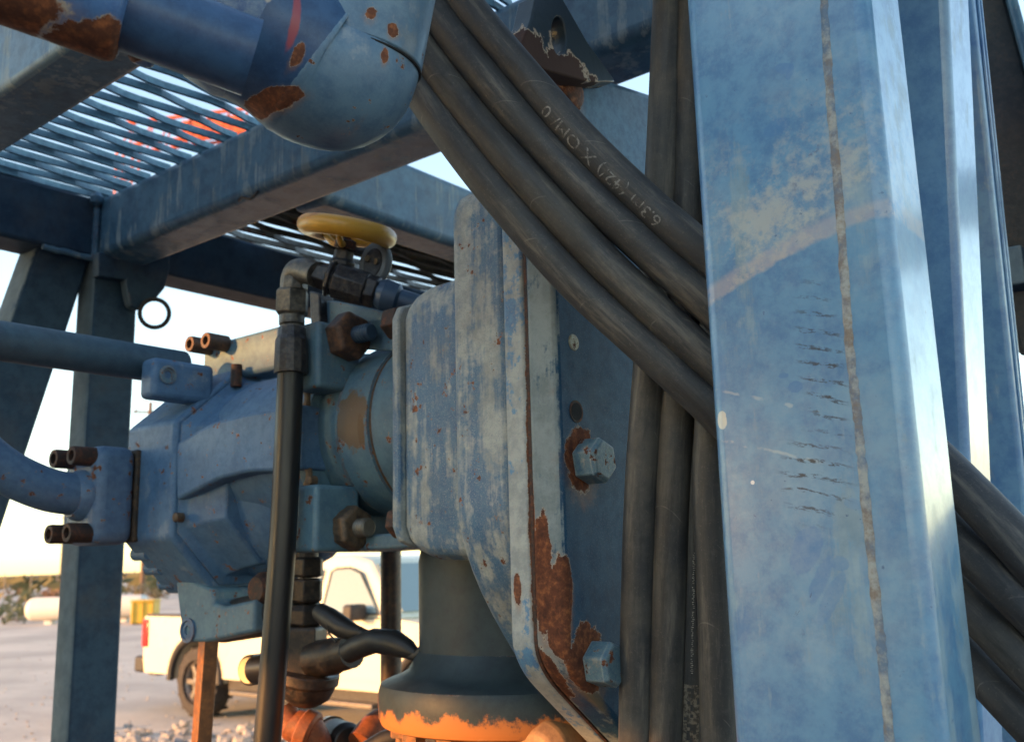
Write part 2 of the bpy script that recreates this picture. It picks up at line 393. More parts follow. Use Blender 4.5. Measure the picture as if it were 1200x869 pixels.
# yellow box
yp = onZ(166, 731, 0); k = depth(yp) / FPX
t = thing('yellow_container', yp, 'yellow steel box standing at the far edge of the yard', 'container')
m_y = plain('yellow_paint', S(196, 158, 52), 0.55, var=0.25, sc=3, dark=0.75)
yx = Vector((1, .15, 0)).normalized(); yy = Vector((-.15, 1, 0)).normalized()
make('body', MB().obox(yp + Z * 13 * k + yy * .5, yx * 13 * k, yy * .5, Z * 12 * k), m_y, t, bevel=.02)
make('lid', MB().obox(yp + Z * 26.5 * k + yy * .5, yx * 13.8 * k, yy * .55, Z * 1.2 * k), m_y, t, bevel=.02)
for s in (-1, 1): make('skid', MB().obox(yp + Z * .5 * k + yx * s * 9 * k + yy * .5, yx * 1.5 * k, yy * .55, Z * .5 * k), m_pole, t)
for s in (-.5, 0, .5): make('rib', MB().obox(yp + Z * 13 * k + yx * s * 22 * k - yy * .02, yx * .7 * k, yy * .03, Z * 11.8 * k), m_y, t)

# orange mast seen through the grating
mb_ = onZ(122, 714, 0); t = thing('orange_mast', mb_, 'orange lattice mast and jib seen through the grating overhead', 'mast')
m_or = plain('orange_paint', S(206, 92, 48), 0.5, var=0.15, sc=2)
k = depth(mb_) / FPX; TH = onV(117, 165, vv(mb_)).z; ww = 0.42
mx = Vector((1, 0, 0)); my = Vector((0, 1, 0))
for sx in (-1, 1):
    for sy in (-1, 1): make('chord', MB().tube([mb_ + mx * sx * ww + my * sy * ww, mb_ + mx * sx * ww + my * sy * ww + Z * TH], .07, 6), m_or, t)
for k_ in range(int(TH / 1.4)):
    for sy in (-1, 1):
        s = 1 if k_ % 2 else -1
        make('lacing', MB().tube([mb_ + mx * s * ww + my * sy * ww + Z * k_ * 1.4, mb_ - mx * s * ww + my * sy * ww + Z * (k_ + 1) * 1.4], .04, 5), m_or, t)
j0 = mb_ + Z * TH
for dz, dy in ((0, -.45), (0, .45), (1.5, 0)): make('jib_chord', MB().tube([j0 + my * dy + Z * dz - mx * .5, j0 + my * dy + Z * (dz + .9) + mx * 8.2], .1, 6), m_or, t)
for k_ in range(1, 9):
    for dy in (-.45, .45):
        make('jib_lacing', MB().tube([j0 + mx * (k_ - 1.2) + my * dy + Z * (k_ * .09), j0 + mx * (k_ - .7) + Z * (1.5 + k_ * .09)], .05, 5), m_or, t)
make('jib_panel', MB().obox(j0 + mx * 4.4 + Z * 1.1, mx * 1.6 + Z * .15, my * .06, Z * .6), m_or, t)

# rubble along the near side of the yard
def rock(mb, p, r, rnd):
    vs = []; fs = []
    for (ring, zc) in ((0.75, -.5), (1, 0.05), (.7, .55)):
        for i in range(6):
            a = i * math.pi / 3 + rnd.uniform(-.3, .3); q = r * ring * rnd.uniform(.7, 1.15)
            vs.append(p + Vector((math.cos(a) * q, math.sin(a) * q, r * (zc + .35) * rnd.uniform(.8, 1.1))))
    for k in range(2):
        for i in range(6): fs.append((k * 6 + i, k * 6 + (i + 1) % 6, (k + 1) * 6 + (i + 1) % 6, (k + 1) * 6 + i))
    fs += [tuple(range(12, 18)), (5, 4, 3, 2, 1, 0)]; mb.add(vs, fs)
rb = MB(); rnd = random.Random(3)
for k in range(260):
    px = rnd.uniform(120, 520); py = rnd.gauss(868, 7)
    if py < 838: continue
    rock(rb, onZ(px, py, 0), rnd.choice((.03, .04, .05, .07, .09)) * rnd.uniform(.7, 1.2), rnd)
for k in range(420):
    px = rnd.uniform(-100, 560); py = rnd.uniform(742, 880); rock(rb, onZ(px, py, 0), rnd.uniform(.008, .022), rnd)
t_ = NT('rubble_stone'); n_ = t_.noise(5, 3, .5)
tag(make('rubble', rb, t_.out(t_.mix(t_.ramp(n_, .35, .65), S(132, 134, 138), S(168, 158, 146)), .9, 0, t_.bump(t_.noise(60, 5), .4, .01), .2), smooth=0), 'loose pale stones scattered along the bare gravel', 'rubble', kind='stuff')

# ------------------------------------------------------------------ pickup truck, parked along V
wc = onZ(238, 839, 0)
rot = Matrix((-V, Z.cross(-V), Z)).transposed()
TX0 = 1.12
tr = thing('pickup_truck', wc - Vector(-V) * TX0 + Z.cross(-V) * 0.80, 'cream pickup truck parked on the gravel behind the motor', 'truck', rot=rot)
m_cream = plain('cream_paint', S(206, 200, 178), 0.3, var=0.06, sc=1.5, dark=0.8, bump=0.02)
m_trim = plain('black_trim', S(38, 36, 36), 0.6, var=0.1)
m_glass = plain('truck_glass', S(128, 142, 140), 0.06, var=0.05, bump=0.0, spec=0.8)
m_chrome = plain('bumper_steel', S(120, 112, 104), 0.35, 0.7)
m_tyre = plain('tyre_rubber', S(52, 48, 46), 0.85, var=0.2); m_rim = plain('rim_alloy', S(118, 112, 106), 0.4, 0.6)
m_red = plain('tail_lens', S(176, 30, 26), 0.2, var=0.05)
def sidepoly(arches, z0, pts_top, x_end):
    out = []
    x = 0.0
    for ax in arches:
        out.append((ax - .5, z0)); out += [(ax - .5 * math.cos(a), .40 + .5 * math.sin(a)) for a in [math.pi * k / 10 for k in range(0, 11)]]; out.append((ax + .5, z0))
    return [(0.03, z0)] + out + [(x_end, z0)] + pts_top
HW = .93
def lx(x, y, z): return Vector((x, y, z))
poly = sidepoly((TX0, 4.95), .46, [(5.82, .58), (5.82, .88), (5.7, 1.0), (5.2, 1.07), (4.5, 1.15), (2.05, 1.15), (2.03, 1.13), (0.0, 1.13), (0.0, .62)], 5.8)
make('body', MB().prism([lx(x, -HW, z) for x, z in poly], (0, 2 * HW, 0)), m_cream, tr, bevel=.03, local=True, seg=3)
cab = MB(); b0 = [(2.08, 1.152), (3.62, 1.152)]; 
roof = [(2.05, 1.152, .91), (2.16, 1.68, .74), (2.30, 1.76, .68), (3.55, 1.785, .68), (3.85, 1.72, .70), (4.50, 1.152, .91)]
vs = [lx(x, -h, z) for x, z, h in roof] + [lx(x, h, z) for x, z, h in roof]; n = len(roof)
fs = [tuple(range(n)), tuple(range(2 * n - 1, n - 1, -1))] + [(i, i + n, (i + 1) % n + n, (i + 1) % n) for i in range(n)]
make('cab', cab.add(vs, fs), m_cream, tr, bevel=.03, local=True, seg=3)
for s in (-1, 1):
    q2 = [(2.28, 1.2, .903), (2.33, 1.60, .774), (2.40, 1.64, .762), (3.18, 1.65, .758), (3.22, 1.2, .903)]
    make('rear_side_window', MB().prism([lx(x, s * h, z) for x, z, h in q2], (0, s * .012, 0)), m_glass, tr, local=True)
    q = [(3.34, 1.2, .903), (3.34, 1.62, .768), (3.40, 1.65, .758), (3.62, 1.655, .757), (3.80, 1.60, .774), (4.20, 1.2, .903)]
    wdw = make('side_window', MB().prism([lx(x, s * h, z) for x, z, h in q], (0, s * .012, 0)), m_glass, tr, local=True)
    make('window_seal', MB().tube([lx(x, s * (h + .012), z) for x, z, h in q + q[:1]], .012, 6), m_trim, tr, local=True)
    make('door', MB().prism([lx(3.26, s * HW, .56), lx(4.36, s * HW, .56), lx(4.34, s * HW, 1.1), lx(3.26, s * HW, 1.1)], (0, s * .008, 0)), m_cream, tr, local=True)
    make('door_handle', MB().obox((3.42, s * (HW + .02), 1.0), (.09, 0, 0), (0, .02, 0), (0, 0, .018)), m_trim, tr, local=True, bevel=.006)
    mr = make('mirror', MB().obox((4.0, s * (HW + .12), 1.22), (.07, 0, 0), (0, .11, 0), (0, 0, .08)), m_trim, tr, local=True, bevel=.03)
    make('running_board', MB().obox((3.05, s * (HW - .02), .33), (1.15, 0, 0), (0, .1, 0), (0, 0, .025)), m_chrome, tr, local=True, bevel=.01)
    make('sill', MB().obox((3.05, s * (HW - .12), .41), (1.35, 0, 0), (0, .06, 0), (0, 0, .07)), m_trim, tr, local=True)
    make('tail_light', MB().obox((.035, s * (HW - .055), .93), (.075, 0, 0), (0, .068, 0), (0, 0, .17)), m_red, tr, local=True, bevel=.02)
    for ax in (TX0, 4.95):
        make('wheel_arch', MB().tube([lx(ax - .5 * math.cos(a), s * (HW + .005), .40 + .5 * math.sin(a)) for a in [math.pi * k / 14 for k in range(15)]], .045, 8), m_trim, tr, local=True)
        wh = make('tyre', MB().lathe((ax, s * .66, .395), (0, s, 0), [(0, .24), (.0, .33), (.03, .385), (.07, .395), (.2, .395), (.25, .38), (.275, .33), (.27, .25), (.2, .235), (.02, .235)], 36), m_tyre, tr, local=True)
        tread = MB()
        for q in range(30):
            a = 2 * math.pi * q / 30; e = Vector((math.cos(a), 0, math.sin(a))); f_ = Vector((-math.sin(a), 0, math.cos(a)))
            tread.obox(Vector((ax, s * (.78 + .07 * (1 if q % 2 else -1)), .395)) + e * .393, f_ * .022, Vector((0, .055, 0)), e * .01)
        make('tread', tread, m_tyre, wh, local=True)
        rm = make('rim', MB().lathe((ax, s * .80, .395), (0, s, 0), [(0, .235), (.1, .235), (.11, .22), (.08, .2), (.04, .19), (.04, .02)], 30), m_rim, tr, local=True)
        for q in range(6):
            a = 2 * math.pi * q / 6; e = Vector((math.cos(a), 0, math.sin(a))); f_ = Vector((-math.sin(a), 0, math.cos(a)))
            make('spoke', MB().obox(Vector((ax, s * .875, .395)) + e * .12, f_ * .03, Vector((0, .02, 0)), e * .1), m_rim, rm, local=True, bevel=.006)
        make('hub_cap', MB().lathe((ax, s * .86, .395), (0, s, 0), [(0, .06), (.05, .055), (.06, .03)], 14), m_rim, rm, local=True)
make('rear_bumper', MB().obox((-.1, 0, .55), (.11, 0, 0), (0, HW + .0, 0), (0, 0, .1)), m_trim, tr, local=True, bevel=.035, seg=3)
make('bumper_step', MB().obox((-.08, 0, .43), (.1, 0, 0), (0, HW * .8, 0), (0, 0, .03)), m_chrome, tr, local=True, bevel=.01)
make('tailgate', MB().obox((-.012, 0, .9), (.012, 0, 0), (0, .74, 0), (0, 0, .2)), m_cream, tr, local=True, bevel=.008)
for s in (-1, 1): make('bed_rail', MB().obox((1.02, s * (HW - .06), 1.145), (1.0, 0, 0), (0, .05, 0), (0, 0, .015)), m_trim, tr, local=True, bevel=.008)
make('windscreen', MB().prism([lx(3.90, -.66, 1.68), lx(4.435, -.82, 1.21), lx(4.435, .82, 1.21), lx(3.90, .66, 1.68)], (.012, 0, .012)), m_glass, tr, local=True)
make('front_bumper', MB().obox((5.87, 0, .55), (.1, 0, 0), (0, HW, 0), (0, 0, .13)), m_chrome, tr, local=True, bevel=.04, seg=3)
make('grille', MB().obox((5.82, 0, .82), (.015, 0, 0), (0, .6, 0), (0, 0, .12)), m_trim, tr, local=True)
for s in (-1, 1): make('headlight', MB().obox((5.78, s * .77, .85), (.05, 0, 0), (0, .13, 0), (0, 0, .09)), m_glass, tr, local=True, bevel=.02)
make('chassis', MB().obox((2.9, 0, .40), (2.6, 0, 0), (0, .5, 0), (0, 0, .1)), m_trim, tr, local=True)

# ------------------------------------------------------------------ unseen cabin added behind and left of the camera, shaped to shade the machine
SW = Vector((-SUN_AZ.y, SUN_AZ.x, 0)); SW = SW if SW.dot(Vector((-.43, .9, 0))) > 0 else -SW
CD = 6.0; TE = math.tan(SUN_EL)
m_cab = paint('sun_block_cabin_paint', S(150, 156, 158), S(132, 140, 146), S(176, 176, 170), .5, nsc=2, rust=.2, bump=.1)
m_gird = rusty('sun_block_cabin_girder')
c0 = SUN_AZ * CD
def cbox(w0, w1, d0, d1, z0, z1): return MB().prism([c0 + SW * w0 + SUN_AZ * d0, c0 + SW * w1 + SUN_AZ * d0, c0 + SW * w1 + SUN_AZ * d1, c0 + SW * w0 + SUN_AZ * d1], Z * (z1 - z0)) if False else \
    MB().prism([p + Z * z0 for p in (c0 + SW * w0 + SUN_AZ * d0, c0 + SW * w1 + SUN_AZ * d0, c0 + SW * w1 + SUN_AZ * d1, c0 + SW * w0 + SUN_AZ * d1)], Z * (z1 - z0))

# ================================================================== overhead steel frame with gratings
pc = pt(104, 440, 2.35); uA, vA = uu(pc), vv(pc)
PW = uu(onV(157, 440, vA)) - uA                      # post width along U
PV = vv(onU(84, 440, uA)) - vA
zA0 = onU(116, 301, uA).z; zA1 = onU(137, 221, uA).z
print('frame', uA, vA, PW, PV, zA0, zA1)
m_frame = paint('frame_paint', S(58, 80, 98), S(42, 62, 82), S(118, 126, 126), .5, nsc=6, rust=.12, edge=.35, streak=1.1, sharp=.12, rough=.45, dirt=.3, off=1.0)
m_frame2 = paint('frame_paint_shaded', S(34, 48, 64), S(26, 38, 54), S(96, 106, 110), .05, nsc=5, rust=.1, edge=.3, streak=.5, rough=.6, spec=.15, fdir=.42, dirt=.35, off=4.0)  # shaded copy of the frame paint, with a lit side painted paler
base = fr(uA + PW / 2, vA + PW / 2, 0)
m_dark0 = plain('tie_black', S(30, 30, 32), .5, var=.1)
FR = thing('steel_frame', base, 'blue steel frame overhead with post, beams and expanded metal gratings', 'frame')
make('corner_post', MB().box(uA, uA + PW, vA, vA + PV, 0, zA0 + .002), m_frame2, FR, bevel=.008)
uD0_ = uu(onZ(22, 92, zA0)) - .004
aw = uu(onZ(233, 290, zA0)) - uA; aw = max(.09, min(.16, aw)); print('beam A width', aw)
make('long_beam', MB().box(uA, uA + aw, vA - 3.4, vA + .0, zA0, zA1), m_frame, FR, bevel=.02, seg=5)
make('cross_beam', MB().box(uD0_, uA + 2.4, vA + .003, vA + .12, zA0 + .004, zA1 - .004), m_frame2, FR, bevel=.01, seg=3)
uD = uu(onZ(95, 125, zA0)); uD0 = uu(onZ(22, 92, zA0)); print('D', uD0, uD)
make('near_long_beam', MB().box(uD0, uD, vA - 3.0, vA - .003, zA0, zA1), m_frame, FR, bevel=.012, seg=3)
vC = vv(onZ(450, 260, zA0)); print('vC', vC)
make('middle_cross_beam', MB().box(uA + aw + .002, uA + 2.2, vC, vC + .11, zA0 + .003, zA1 + .01), m_frame, FR, bevel=.02, seg=5)
uR = uA + 1.5
make('far_long_beam', MB().box(uR, uR + .1, vA - 3.0, vA, zA0 + .01, zA1 - .01), m_frame, FR, bevel=.012)
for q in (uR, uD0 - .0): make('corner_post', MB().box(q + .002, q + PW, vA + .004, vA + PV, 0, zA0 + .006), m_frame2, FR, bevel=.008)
# slanted brace
b0 = onV(76, 296, vA + .03); b1 = onV(-42, 640, vA + .03); dirb = (b1 - b0).normalized(); side = dirb.cross(V).normalized()
bw = 31 * mpp(b0); b1 = b0 + dirb * ((b0.z - 0.0) / -dirb.z)
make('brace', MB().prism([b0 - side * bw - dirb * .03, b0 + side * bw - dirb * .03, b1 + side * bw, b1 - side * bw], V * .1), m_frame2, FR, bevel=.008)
# welds at the joint
wl_ = MB()
wl_.tube(catmull([fr(uA - .004, vA - .002, zA0 + (zA1 - zA0) * s) for s in (0, .25, .5, .75, .97)], 6), .009, 8, wob=.35)
wl_.tube(catmull([fr(uA - .13 + .13 * s, vA + .0, zA0 - .002) for s in (0, .3, .6, 1)], 6), .008, 8, wob=.4)
wl_.lathe(fr(uA - .012, vA - .012, zA1 - .03), Z, [(0, .004), (.008, .014), (.022, .016), (.034, .009), (.038, .002)], 14)
make('weld_bead', wl_, m_frame, FR)
tq = onU(287, 232, uA - .004)
make('cable_tie', MB().tube(catmull([tq + V * .02, tq - U * .006, tq - V * .02 - Z * .006, tq - V * .045 + Z * .002], 5), .0035, 6), m_dark0, FR)
# lug plate and ring under the beam
lp = [onV(px, py, vA - .004) for px, py in ((108, 298), (192, 302), (192, 318), (186, 340), (176, 352), (163, 356), (155, 366), (146, 360), (142, 345), (140, 330), (108, 326))]
make('lug_plate', MB().prism(lp, V * -.03), m_frame2, FR, bevel=.004)
rc = onV(181, 367, vA - .06); rn = (rc - CAM).normalized()
make('ring', MB().torus(rc, (rn + U * .25).normalized(), 16.5 * mpp(rc), 2.6 * mpp(rc), 32, 10), rusty('ring_steel', S(60, 66, 66), S(80, 70, 60)), FR)

# pad eye on the long beam, above the gearbox
m_eye = paint('pad_eye_paint', S(40, 54, 66), S(30, 42, 54), S(70, 76, 78), .2, rust=.3, edge=.8, edge_col=S(190, 178, 160), spots=[dict(p=onV(670, 92, .0), r=(9, 9, .001))])
vE_ = vv(onU(660, 60, uA + .02)); 
def hole_plate(outer_px, hole_px, vpl, thick, n=48):
    def resample(pts):
        L = []; tot = 0
        for i in range(len(pts)):
            a = Vector(pts[i]); b = Vector(pts[(i + 1) % len(pts)]); L.append((tot, a, b)); tot += (b - a).length
        out = []
        for k in range(n):
            s = tot * k / n
            for st, a, b in reversed(L):
                if s >= st: out.append(a + (b - a).normalized() * (s - st)); break
        return out
    o = resample(outer_px); cx = sum(p[0] for p in hole_px) / len(hole_px); cy = sum(p[1] for p in hole_px) / len(hole_px)
    h = resample(hole_px)
    key = lambda p: math.atan2(p.y - cy, p.x - cx)
    o.sort(key=key); h.sort(key=key)
    return MB().holed([onV(p.x, p.y, vpl) for p in o], [onV(p.x, p.y, vpl) for p in h], V * thick)
oval = [(655 + 8.5 * math.cos(a) + 3 * math.sin(a) * .5, 42 + 23 * math.sin(a)) for a in [2 * math.pi * k / 24 for k in range(24)]]
t_ = NT('pad_eye_steel'); zc = t_.n.new('ShaderNodeSeparateXYZ'); t_.set(zc.inputs[0], t_.pos)
zr = onV(655, 58, vE_ - .14).z
rm = t_.ramp(t_.math('ADD', zc.outputs['Z'], t_.math('MULTIPLY', t_.math('SUBTRACT', t_.noise(26, 5, .6), .5), .12)), zr - .004, zr + .004, 1, 0)
ed = t_.ramp(t_.math('ABSOLUTE', t_.math('SUBTRACT', rm, .5)), .3, .49, 1, 0)
m_eye = t_.out(t_.mix(ed, t_.mix(rm, S(44, 58, 70), S(66, 44, 38)), S(176, 160, 142)), t_.fmix(rm, .35, .8), 0, t_.bump(t_.noise(80, 5), .3, .002))
make('pad_eye', hole_plate([(628, -6), (657, -6), (689, 50), (722, 96), (690, 96), (640, 82), (606, 62), (622, 24)], oval, vE_ - .14, .03), m_eye, FR, bevel=.002)

# expanded metal
def grating(u0, u1, v0, v1, z, LW, H, w_, th, tilt=rad(38)):
    mb = MB(); nrow = int((v1 - v0) / H); ni = int((u1 - u0) / (LW / 2))
    ct, st_ = math.cos(tilt), math.sin(tilt)
    for j in range(nrow + 1):
        rings = []
        for i in range(ni + 1):
            for (fx, at) in ((-.16, 1), (.16, 1)):
                uq = u0 + (i + fx) * LW / 2; s = (-1) ** (i + j); vq = v0 + j * H + s * (H / 2 - w_ * .3)
                zz = z + (0.006 * s) + mnoise.noise(Vector((uq * 3, vq * 3, 1))) * .004
                a = Vector((0, ct, st_)) * w_ / 2; b = Vector((0, -st_, ct)) * th / 2
                rings.append([fr(uq, vq + p.y, zz + p.z) for p in (a + b, -a + b, -a - b, a - b)])
        mb.ring_tube(rings)
    return mb
m_grate = paint('grating_paint', S(78, 100, 116), S(60, 80, 98), S(130, 136, 136), .3, nsc=14, rust=.35, rough=.5)
m_grate2 = paint('grating_rusty', S(92, 84, 78), S(70, 62, 58), S(128, 122, 114), .3, nsc=14, rust=.9, rough=.6)
zG = zA1 - .004
make('grating', grating(uD - .02, uA + .02, vA - 2.6, vA + .1, zG + .012, .23, .043, .017, .005, rad(74)), m_grate, FR, smooth=0)
make('cover_plate', MB().box(uA + aw + .05, uR - .02, vC + .20, vA - .07, zG + .04, zG + .046), m_grate2, FR)
make('grating', grating(uA + aw - .01, uR + .02, vC + .05, vA + .1, zG + .012, .23, .050, .019, .005, rad(72)), m_grate2, FR, smooth=0)

# ================================================================== gearbox
bp = pt(685, 541, 1.15); vF = vv(bp); u0 = uu(onV(657, 541, vF)); print('gearbox', u0, vF)
vS = vv(onU(619, 541, u0)); vK = vv(onU(592, 541, u0)); print('flanges', vS, vK)
uL2 = u0 + .010; vL2 = vv(onU(531, 500, uL2)); uL1 = u0 + .035; vL1 = vv(onU(470, 500, uL1)); print('L2,L1', vL2, vL1)
zTop = onV(655, 218, vF).z; uRt = u0 + .62
def arc(cu, cz, r, a0, a1, n=6): return [(cu + r * math.cos(rad(a0 + (a1 - a0) * k / n)), cz + r * math.sin(rad(a0 + (a1 - a0) * k / n))) for k in range(n + 1)]
def gear_outline(ul, ztop, pa, pb, rt, zb, arcl=.03, arcf=.35):
    """side at ul, rounded top corner rt, lower chamfer through pa -> pb (u, z), bottom zb"""
    du, dz = pb[0] - pa[0], pb[1] - pa[1]; e = pa[0] + du * (zb - pa[1]) / dz
    k1 = Vector((pa[0], pa[1] + arcl)); k2 = Vector((pa[0] + du * arcf, pa[1] + dz * arcf)); k0_ = Vector(pa)
    mid = [tuple(k1 * (1 - t) ** 2 + k0_ * 2 * t * (1 - t) + k2 * t * t) for t in [q / 7 for q in range(8)]]
    return [(ul, ztop - rt)] + [(x, z) for x, z in reversed(arc(ul + rt, ztop - rt, rt, 90, 180))][1:] + [(2 * ul + (uRt - u0) - ul - rt, ztop), (ul + uRt - u0, ztop - rt), (ul + uRt - u0, zb + .2), (ul + uRt - u0 - .1, zb), (e, zb)] + list(reversed(mid))
def uz(p): return (uu(p), p.z)
pa = uz(onV(661, 783, vF)); pb = uz(onV(738, 862, vF)); zB = 1.24
go = gear_outline(u0, zTop, (u0, pa[1]), (pb[0], pb[1]), .03, zB)
ga = uz(onV(533, 655, vL2)); gb = uz(onV(603, 774, vL2))
zTop2 = onV(566, 236, vL2).z
g2 = gear_outline(uL2, zTop2, (uL2, ga[1]), (uL2 + max(.05, gb[0] - ga[0]), gb[1]), .045, zB + .06, .07, .75)
GB = thing('gearbox', fr(u0 + .3, (vF + vL2) / 2, zB), 'weathered blue gearbox housing with bolted flange beside the hoses', 'gearbox')
def P_(px, py, u=None): return onU(px, py, u0 if u is None else u)
def Q_(px, py): return onV(px, py, vF)
rust_sp = [dict(p=P_(636, 672), r=(.03, .016, .07), amt=.55, nscale=45, soft=.12), dict(p=Q_(664, 690), r=(.012, .03, .04), amt=.5, nscale=45, soft=.12),
           dict(p=Q_(661, 745), r=(.014, .03, .062), amt=.4, nscale=38, soft=.1), dict(p=P_(619, 560), r=(.03, .004, .20), amt=.8, nscale=44, soft=.2), dict(p=P_(622, 610), r=(.03, .006, .06), amt=.6, nscale=60, soft=.12),
           dict(p=P_(605, 690), r=(.03, .006, .02), amt=.5, nscale=70, soft=.12), dict(p=P_(628, 818), r=(.06, .03, .06), amt=.4, nscale=40, soft=.1),
           dict(p=Q_(681, 537), r=(.034, .02, .040), amt=.6, nscale=40, soft=.12), dict(p=Q_(688, 773), r=(.036, .02, .042), amt=.6, nscale=40, soft=.12),
           dict(p=Q_(640, 335), r=(.006, .02, .016), amt=.5, nscale=60, soft=.12), dict(p=Q_(650, 455), r=(.006, .02, .009), amt=.4, nscale=60, soft=.12), dict(p=Q_(652, 549), r=(.005, .02, .01), amt=.4, nscale=60, soft=.12),
           dict(p=Q_(700, 830), r=(.05, .02, .018), tilt=(0, rad(42)), amt=.5, nscale=40, soft=.4, col=S(110, 98, 78), mix=.8)]
m_gF = paint('gearbox_flange_paint', S(26, 54, 78), S(20, 44, 68), S(120, 128, 128), .2, nsc=9, rust=.2, edge=.75, streak=.5, rough=.5, spec=.15, spots=rust_sp, dirt=.25, speck=.3, off=2, sharp=.09, fdir=.27)
m_gP = paint('gearbox_flange_pale', S(70, 100, 132), S(48, 78, 116), S(150, 148, 138), .85, nsc=18, rust=.3, edge=.85, streak=.5, rough=.45, spots=rust_sp[:6], dirt=.2, speck=.4, off=3, sharp=.05)
m_gH = paint('gearbox_housing_paint', S(58, 82, 108), S(44, 70, 102), S(152, 152, 144), .82, nsc=16, rust=.85, rsc=44, edge=.5, edge_col=S(150, 160, 166), streak=.9, rough=.45, dirt=.4, speck=.9, off=5, sharp=.16)
seam = .0022
make('front_flange', MB().prism([fr(u, vF, z) for u, z in go], V * (vS - vF - seam)), m_gF, GB, bevel=.007, seg=3)
make('rear_flange', MB().prism([fr(u + .002, vS + seam, z) for u, z in go], V * (vK - vS - seam)), m_gP, GB, bevel=.005, seg=3)
make('flange_gasket', MB().prism([fr(u + .004, vS - seam, z - .002) for u, z in go], V * (2 * seam)), rusty('gasket_rust'), GB)
make('housing', MB().prism([fr(u, vK + .0005, z) for u, z in g2], V * (vL2 - vK)), m_gH, GB, bevel=.012, seg=4)
# inner raised edge on the flange face: the cover sits in a slightly deeper panel
ins = gear_outline(u0 + .012, zTop - .03, (u0 + .012, pa[1] + .01), (pb[0] + .012, pb[1] + .01), .03, zB + .02)
# shoulder with rounded corners behind the housing
zs1 = onU(521, 320, uL1).z; zs0 = onU(512, 658, uL1).z
o1 = [(uL1, zs0 + .03)] + [(uL1 + .009, zs0 + .009), (uL1 + .03, zs0), (uL1 + .42, zs0), (uL1 + .45, zs0 + .03), (uL1 + .45, zs1 - .03), (uL1 + .42, zs1), (uL1 + .03, zs1), (uL1 + .009, zs1 - .009), (uL1, zs1 - .03)]
sh = MB(); rings = []
zm = (zs0 + zs1) / 2
for v_, k_ in ((vL2 + .001, 1.0), (vL1 - .045, .985), (vL1 - .02, .95), (vL1, .88)):
    rings.append([fr(uL1 + (.0 if k_ == 1 else (1 - k_) * .05) + (u - uL1), v_, zm + (z - zm) * k_) for u, z in o1])
make('shoulder', sh.ring_tube(rings), m_gH, GB, bevel=.006)
make('shoulder_flange', MB().prism([fr(uL1 - .003 + (u - uL1), vL1 + .001, zm + (z - zm) * .89) for u, z in o1], V * .014), m_gH, GB, bevel=.003)

def hexbolt(name, p, d, r, h, mat, parent, washer=None, rot=0.0, chamf=True, stud=None, wmat=None):
    d = Vector(d).normalized(); up = Z * math.cos(rot) + d.cross(Z) * math.sin(rot)
    mb = MB().lathe(p, d, [(0, r), (h * .82, r), (h, r * .86)] if chamf else [(0, r), (h, r)], 6, up)
    o = make(name, mb, mat, parent, bevel=r * .06, smooth=20)
    if washer: make('washer', MB().lathe(p - d * .0005, d, [(0, washer), (.004, washer)], 28), wmat or mat, o, bevel=.001)
    if stud: make('stud', MB().lathe(p + d * h * .9, d, [(0, stud[0])] + [(stud[1] * q / 12, stud[0] * (1 if q % 2 else .93)) for q in range(1, 12)] + [(stud[1], stud[0] * .8)], 20), stud[2] if len(stud) > 2 else mat, o)
    return o
m_bolt = paint('bolt_paint', S(74, 92, 104), S(58, 78, 98), S(140, 136, 126), .5, nsc=40, rust=1.0, rsc=60, edge=.9, edge_col=S(196, 192, 182), rough=.42, speck=.5, bump=.5)
m_rust = rusty('rusted_bolt'); m_rust2 = rusty('dark_rust', S(62, 44, 38), S(100, 60, 42), S(34, 28, 27))
for px, py in ((685, 541), (697, 777)):
    hexbolt('flange_bolt', Q_(px, py), -V, 27 * mpp(Q_(px, py)), .030, m_bolt, GB, washer=None, rot=.2)
for px, py in ((672, 401),): make('plugged_hole', MB().lathe(Q_(px, py), -V, [(0, 10 * mpp(Q_(px, py))), (.0015, 9 * mpp(Q_(px, py))), (.0020, 6 * mpp(Q_(px, py))), (.0010, .001)], 20), paint('chipped_plug', S(150, 146, 136), S(120, 100, 80), S(190, 184, 170), .6, nsc=90, rust=1.1, rsc=120, bump=.8), GB)
hp = Q_(675, 482); hr = 12 * mpp(hp)
m_black = plain('dark_hole', S(24, 24, 26), .9, var=.05)
make('bolt_hole', MB().lathe(hp, -V, [(0, hr * 1.12), (.0010, hr * 1.10), (.0010, hr * .86)], 24), m_rust, GB)
make('hole_shadow', MB().lathe(hp, -V, [(0, hr * .88), (.0013, hr * .87), (.0013, .0005)], 24), m_black, GB)
# upper arm of the gearbox with its rusted nose
vB = vF + .012
ab = [(692, 84), (800, 121), (800, 320), (660, 320), (655, 140), (652, 100)]
ap = [onV(x, y, vB + .05) for x, y in ((690, 84), (830, 131), (830, 330), (664, 330), (664, 150), (668, 112))]
m_arm = paint('arm_paint', S(66, 92, 116), S(48, 72, 98), S(120, 132, 140), .4, nsc=10, rust=.15, edge=.5, streak=.4, rough=.4, off=7,
              spots=[dict(p=onV(668, 105, vB + .05), r=(.03, .08, .04), amt=.4, nscale=50, soft=.1), dict(p=onV(764, 140, vB + .05), r=(.008, .05, .05), amt=.5, nscale=50, soft=.12)])
make('arm', MB().prism(ap, V * .12), m_arm, GB, bevel=.012, seg=3)
nz = onV(664, 104, vB + .05)
make('arm_nose', MB().lathe(nz + U * .012 - V * .005, V, [(-.004, .012), (0, .024), (.03, .03), (.1, .03)], 18, sq=(1, 1)), rusty('nose_rust', S(120, 72, 50), S(168, 120, 90), S(60, 40, 34)), GB, bevel=.003)

